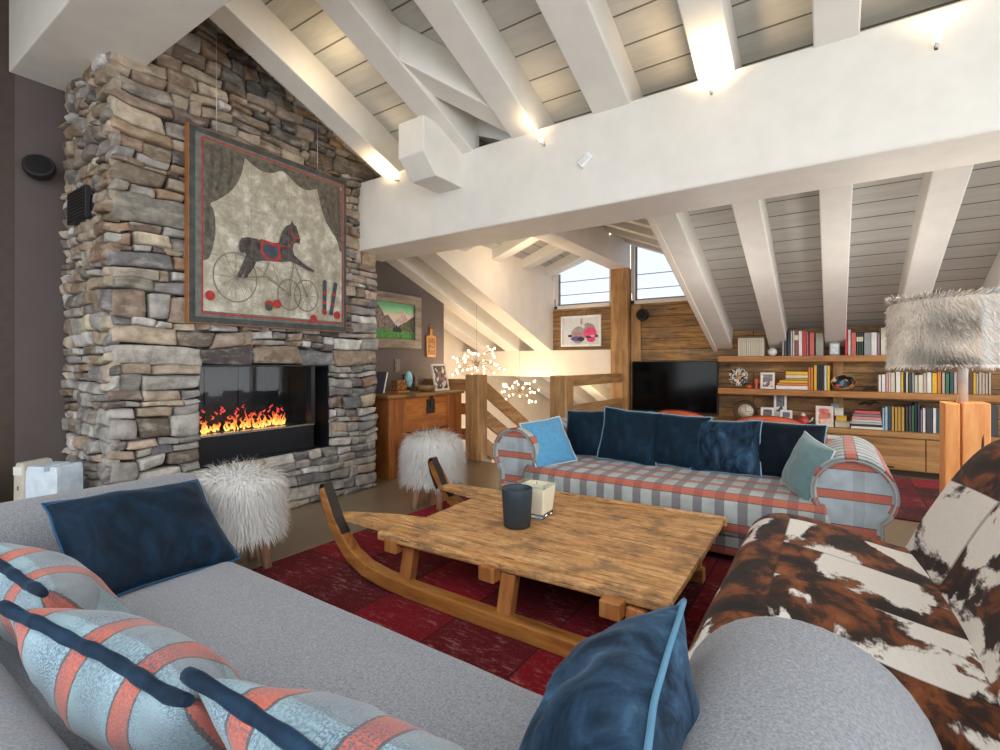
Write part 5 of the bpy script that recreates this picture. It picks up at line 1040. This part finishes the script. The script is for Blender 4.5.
def stool(x, y, label, seed, R_=.205, zt=.56):
    t = thing('sheepskin_stool', label, 'stool', (x, y, .0), (0, 0, seed)); random.seed(seed)
    prof = [(.02, .30), (R_ * .85, .28), (R_, .34), (R_ * 1.02, .42), (R_ * .93, zt - .06), (R_ * .7, zt - .015), (R_ * .3, zt), (.005, zt + .003)]
    b = B(); b.c = srgb(222, 214, 200); b.lathe(prof, n=28, cap=False); b.build('seat_pad', wool, t, local=True)
    pts = []
    for i in range(13000):
        a = random.uniform(0, 2 * PI); s = random.random()
        if s < .38: r = R_ * .95 * math.sqrt(random.random()); zz = zt + .0 - .03 * (r / R_) ** 4; nr = Vector((math.cos(a) * r / R_, math.sin(a) * r / R_, .9))
        else: r = R_ * 1.0; zz = random.uniform(.25, zt - .02); nr = Vector((math.cos(a), math.sin(a), .25))
        pts.append(((r * math.cos(a), r * math.sin(a), zz), nr))
    hb_ = B()
    def col(p):
        k = .5 + .5 * noise.noise(Vector((p[0] * 9 + seed, p[1] * 9, p[2] * 4))); w = random.uniform(.9, 1.04); base = (255, 254, 251) if k > .2 else (250, 243, 230); return srgb(*[min(254, c * w) for c in base])
    strands(hb_, pts, .11, .0026, col, 1.9, 4, .45)
    o = hb_.build('sheepskin', wool, t, local=True); o['kind'] = 'stuff'
    for k in range(4):
        a = PI / 4 + k * PI / 2; q = Vector((.12 * math.cos(a), .12 * math.sin(a), .3)); e = Vector((.155 * math.cos(a), .155 * math.sin(a), 0)); B().tube([e, e.lerp(q, .5), q], [.026, .029, .028], 14).build('leg', wood('pale_leg', (150, 110, 84), (190, 150, 120), (212, 178, 150), 'Z', 2, .6) if 'pale_leg' not in bpy.data.materials else bpy.data.materials['pale_leg'], t, local=True)
stool(-2.86, 1.54, 'White shaggy sheepskin stool between the grey sofa and the fireplace', 3, .185, .54); stool(-2.78, 3.12, 'White shaggy sheepskin stool in front of the wooden chest', 5, .20, .56)

lp = thing('fur_lamp', 'Floor lamp with a wide white and grey fur shade on a timber block', 'lamp', (.58, 3.63, 0))
split = wood('lamp_block_wood', (190, 110, 50), (228, 150, 80), (240, 178, 112), 'Z', 1, .5, .2, False)
B().box(-.085, -.024, -.085, .085, 0, .985).box(-.016, .095, -.085, .085, 0, .99).box(-.03, 0, -.06, .08, 0, .95).build('timber_block', split, lp, local=True, bevel=.006)
crk = B().prism([(.055, .72), (.06, .80), (.066, .83), (.068, .78), (.064, .71)], 'Y', -.0865, -.083); crk.build('crack', plain('crack_dark', (70, 36, 16), .8), lp, local=True)
B().tube([(0, 0, .985), (0, 0, 1.5)], .022, 16).build('pole', plain('pole_nickel', (206, 202, 198), .35, .3), lp, local=True)
SR, S0, S1 = .31, 1.19, 1.55
sh = B(); sh.c = srgb(226, 216, 204); sh.lathe([(SR, S0), (SR, S1), (SR - .008, S1), (SR - .008, S0), (SR, S0)], n=64, cap=False)
shd = sh.build('lamp_shade', wool, lp, local=True)
random.seed(9); pts = []
for i in range(16000):
    a = random.uniform(0, 2 * PI); zz = random.uniform(S0 - .004, S1 + .004); pts.append(((SR * math.cos(a), SR * math.sin(a), zz), (math.cos(a) * .55 - math.sin(a) * .5, math.sin(a) * .55 + math.cos(a) * .5, -.75 if zz < S1 - .02 else .6)))
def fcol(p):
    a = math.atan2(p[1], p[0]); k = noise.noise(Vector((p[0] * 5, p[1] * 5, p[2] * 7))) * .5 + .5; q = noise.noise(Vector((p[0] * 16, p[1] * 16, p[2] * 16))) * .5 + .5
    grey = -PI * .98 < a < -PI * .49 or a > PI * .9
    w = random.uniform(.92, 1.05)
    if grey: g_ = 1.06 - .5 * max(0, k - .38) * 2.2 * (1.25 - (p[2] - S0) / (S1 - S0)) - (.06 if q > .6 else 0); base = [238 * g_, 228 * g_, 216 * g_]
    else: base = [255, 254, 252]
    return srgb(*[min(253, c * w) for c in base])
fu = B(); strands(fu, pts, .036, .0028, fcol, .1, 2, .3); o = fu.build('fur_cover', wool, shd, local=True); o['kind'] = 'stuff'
B().tube([(SR * math.cos(2 * PI * i / 64), SR * math.sin(2 * PI * i / 64), S0 - .004) for i in range(64)], .009, 6, closed=True).build('shade_rim', plain('rim_pink_glow', (250, 228, 216), .6), shd, local=True)  # the lit bulb's pink glow is put into the rim colour
spk = B()
for k in range(3): spk.tube([(0, 0, S1 - .06), (SR * math.cos(k * 2 * PI / 3), SR * math.sin(k * 2 * PI / 3), S1 - .03)], .004, 6)
spk.build('shade_spider', chrome, shd, local=True); B().ball((0, 0, 1.33), .04, 14).build('bulb', emit('lamp_bulb', (255, 224, 180), 8), lp, local=True)

# ------------------------------------------------------------------ air purifier beside the chimney
ap_ = thing('air_purifier', 'White and beige air purifier standing behind the grey sofa arm', 'appliance', (-3.97, .965, -.03), (0, 0, D(28)))
ap_.scale = (.78, .8, 1)
B().prism([(-.10, .02), (.17, .02), (.17, .565), (.162, .61), (.105, .61), (.105, .58), (.055, .58), (.055, .61), (-.08, .612), (-.10, .58)], 'Y', -.09, .12).build('side_shell', plain('purifier_white', (214, 228, 240), .3), ap_, local=True, bevel=.006)
B().prism([(-.20, .02), (-.10, .02), (-.10, .60), (-.12, .63), (-.17, .635), (-.19, .58)], 'Y', -.10, .13).build('front_cover', plain('purifier_beige', (196, 190, 176), .35), ap_, local=True, bevel=.012, segs=3)
B().box(-.185, -.115, -.104, -.10, .56, .61).build('control_strip', plain('purifier_strip', (226, 226, 222), .2), ap_, local=True); B().box(-.15, -.14, -.106, -.10, .47, .495).build('logo_plate', chrome, ap_, local=True)
sc_ = thing('small_grey_box', 'Small grey slotted box beside the air purifier', 'box', (-4.35, .72, 0))
B().box(-.05, .05, -.05, .05, 0, .5).build('box_body', plain('grey_plastic', (140, 138, 134), .5), sc_, local=True, bevel=.004)
sl_ = B(); [sl_.box(.05, .053, -.035, .035, .30 + .03 * i, .315 + .03 * i) for i in range(6)]; sl_.build('vent_slot', black_matt, sc_, local=True)

# ------------------------------------------------------------------ light
W = bpy.data.worlds.new('sky'); bpy.context.scene.world = W; W.use_nodes = True
bg = W.node_tree.nodes['Background']; bg.inputs[0].default_value = (.92, .96, 1.0, 1); bg.inputs[1].default_value = 3.4
def light(kind, loc, energy, col=(1, .72, .42), rot=(0, 0, 0), **kw):
    d = bpy.data.lights.new('light', kind); d.energy = energy; d.color = col
    for k, v in kw.items(): setattr(d, k, v)
    o = bpy.data.objects.new('daylight_portal' if kw.get('shape') else 'warm_lamp_or_fill', d); C.objects.link(o); o.location = loc; o.rotation_euler = rot; return o
def portal(loc, rot, sx, sy):
    o = light('AREA', loc, 1, (1, 1, 1), rot, shape='RECTANGLE', size=sx, size_y=sy); o.data.cycles.is_portal = True
portal((XR + .12, 1.6, 1.7), (0, D(90), 0), 3.4, 10.4)
portal((-.2, -1.45, zr(-1.45) + RD + .3), (math.atan(SL), 0, 0), 6.2, 2.5)  # portal over the added skylight openings
portal((-.6, YB - .1, 1.15), (D(90), 0, 0), 7.8, 2.3)
portal((-2.6, YW + .2, 2.4), (D(-90), 0, 0), 2.3, .8)
for x, y, z, e, tx, ty in ((-3.24, 2.96, 2.78, 9, 0, -14), (-.585, 2.96, 2.78, 16, 0, -12), (-1.74, 3.0, 2.80, 3, 0, -10), (.40, 3.0, 2.74, 3, 0, -10)):
    light('SPOT', (x, y, z), e, rot=(D(180 + ty), 0, 0), shadow_soft_size=.05, spot_size=D(140), spot_blend=1)
light('POINT', (.58, 3.63, 1.42), 14, (1, .95, .87), shadow_soft_size=.06)
for x, y in ((.3, 4.9), (-.85, 4.9)): light('POINT', (x, y, 1.55), 8, (1, .95, .88), shadow_soft_size=.12)  # added fill for the bookshelves, no fittings hang here
light('POINT', (-2.40, 6.25, 2.96), 1.2, shadow_soft_size=.03)
light('POINT', (-4.1, 5.5, 1.18), 22, (1, .78, .52), shadow_soft_size=.3)
light('POINT', (-4.02, 6.6, .74), 22, (1, .74, .44), shadow_soft_size=.3)
light('POINT', (-3.6, 8.6, .3), 16, (1, .74, .42), shadow_soft_size=.2)
light('POINT', (-3.1, 5.3, 2.4), 10, (1, .8, .55), shadow_soft_size=.2)  # added fill that warms the dormer boards, no fitting here
light('POINT', (-2.9, 2.2, 3.25), 2.5, (1, .75, .45), shadow_soft_size=.1)

# ------------------------------------------------------------------ camera
cam = bpy.data.objects.new('camera', bpy.data.cameras.new('camera')); C.objects.link(cam)
cam.data.sensor_width = 36; cam.data.lens = 495 / 1000 * 36; cam.data.shift_y = -.012; cam.data.clip_start = .02
cam.location = (0, 0, 1.2); cam.rotation_euler = (D(90), 0, D(34))
S = bpy.context.scene; S.camera = cam
S.view_settings.view_transform = 'Standard'; S.view_settings.look = 'None'; S.view_settings.exposure = .1; S.view_settings.gamma = 1; S.view_settings.use_curve_mapping = False
S.cycles.max_bounces = 18; S.cycles.diffuse_bounces = 16; S.cycles.transparent_max_bounces = 8; S.cycles.sample_clamp_indirect = 6
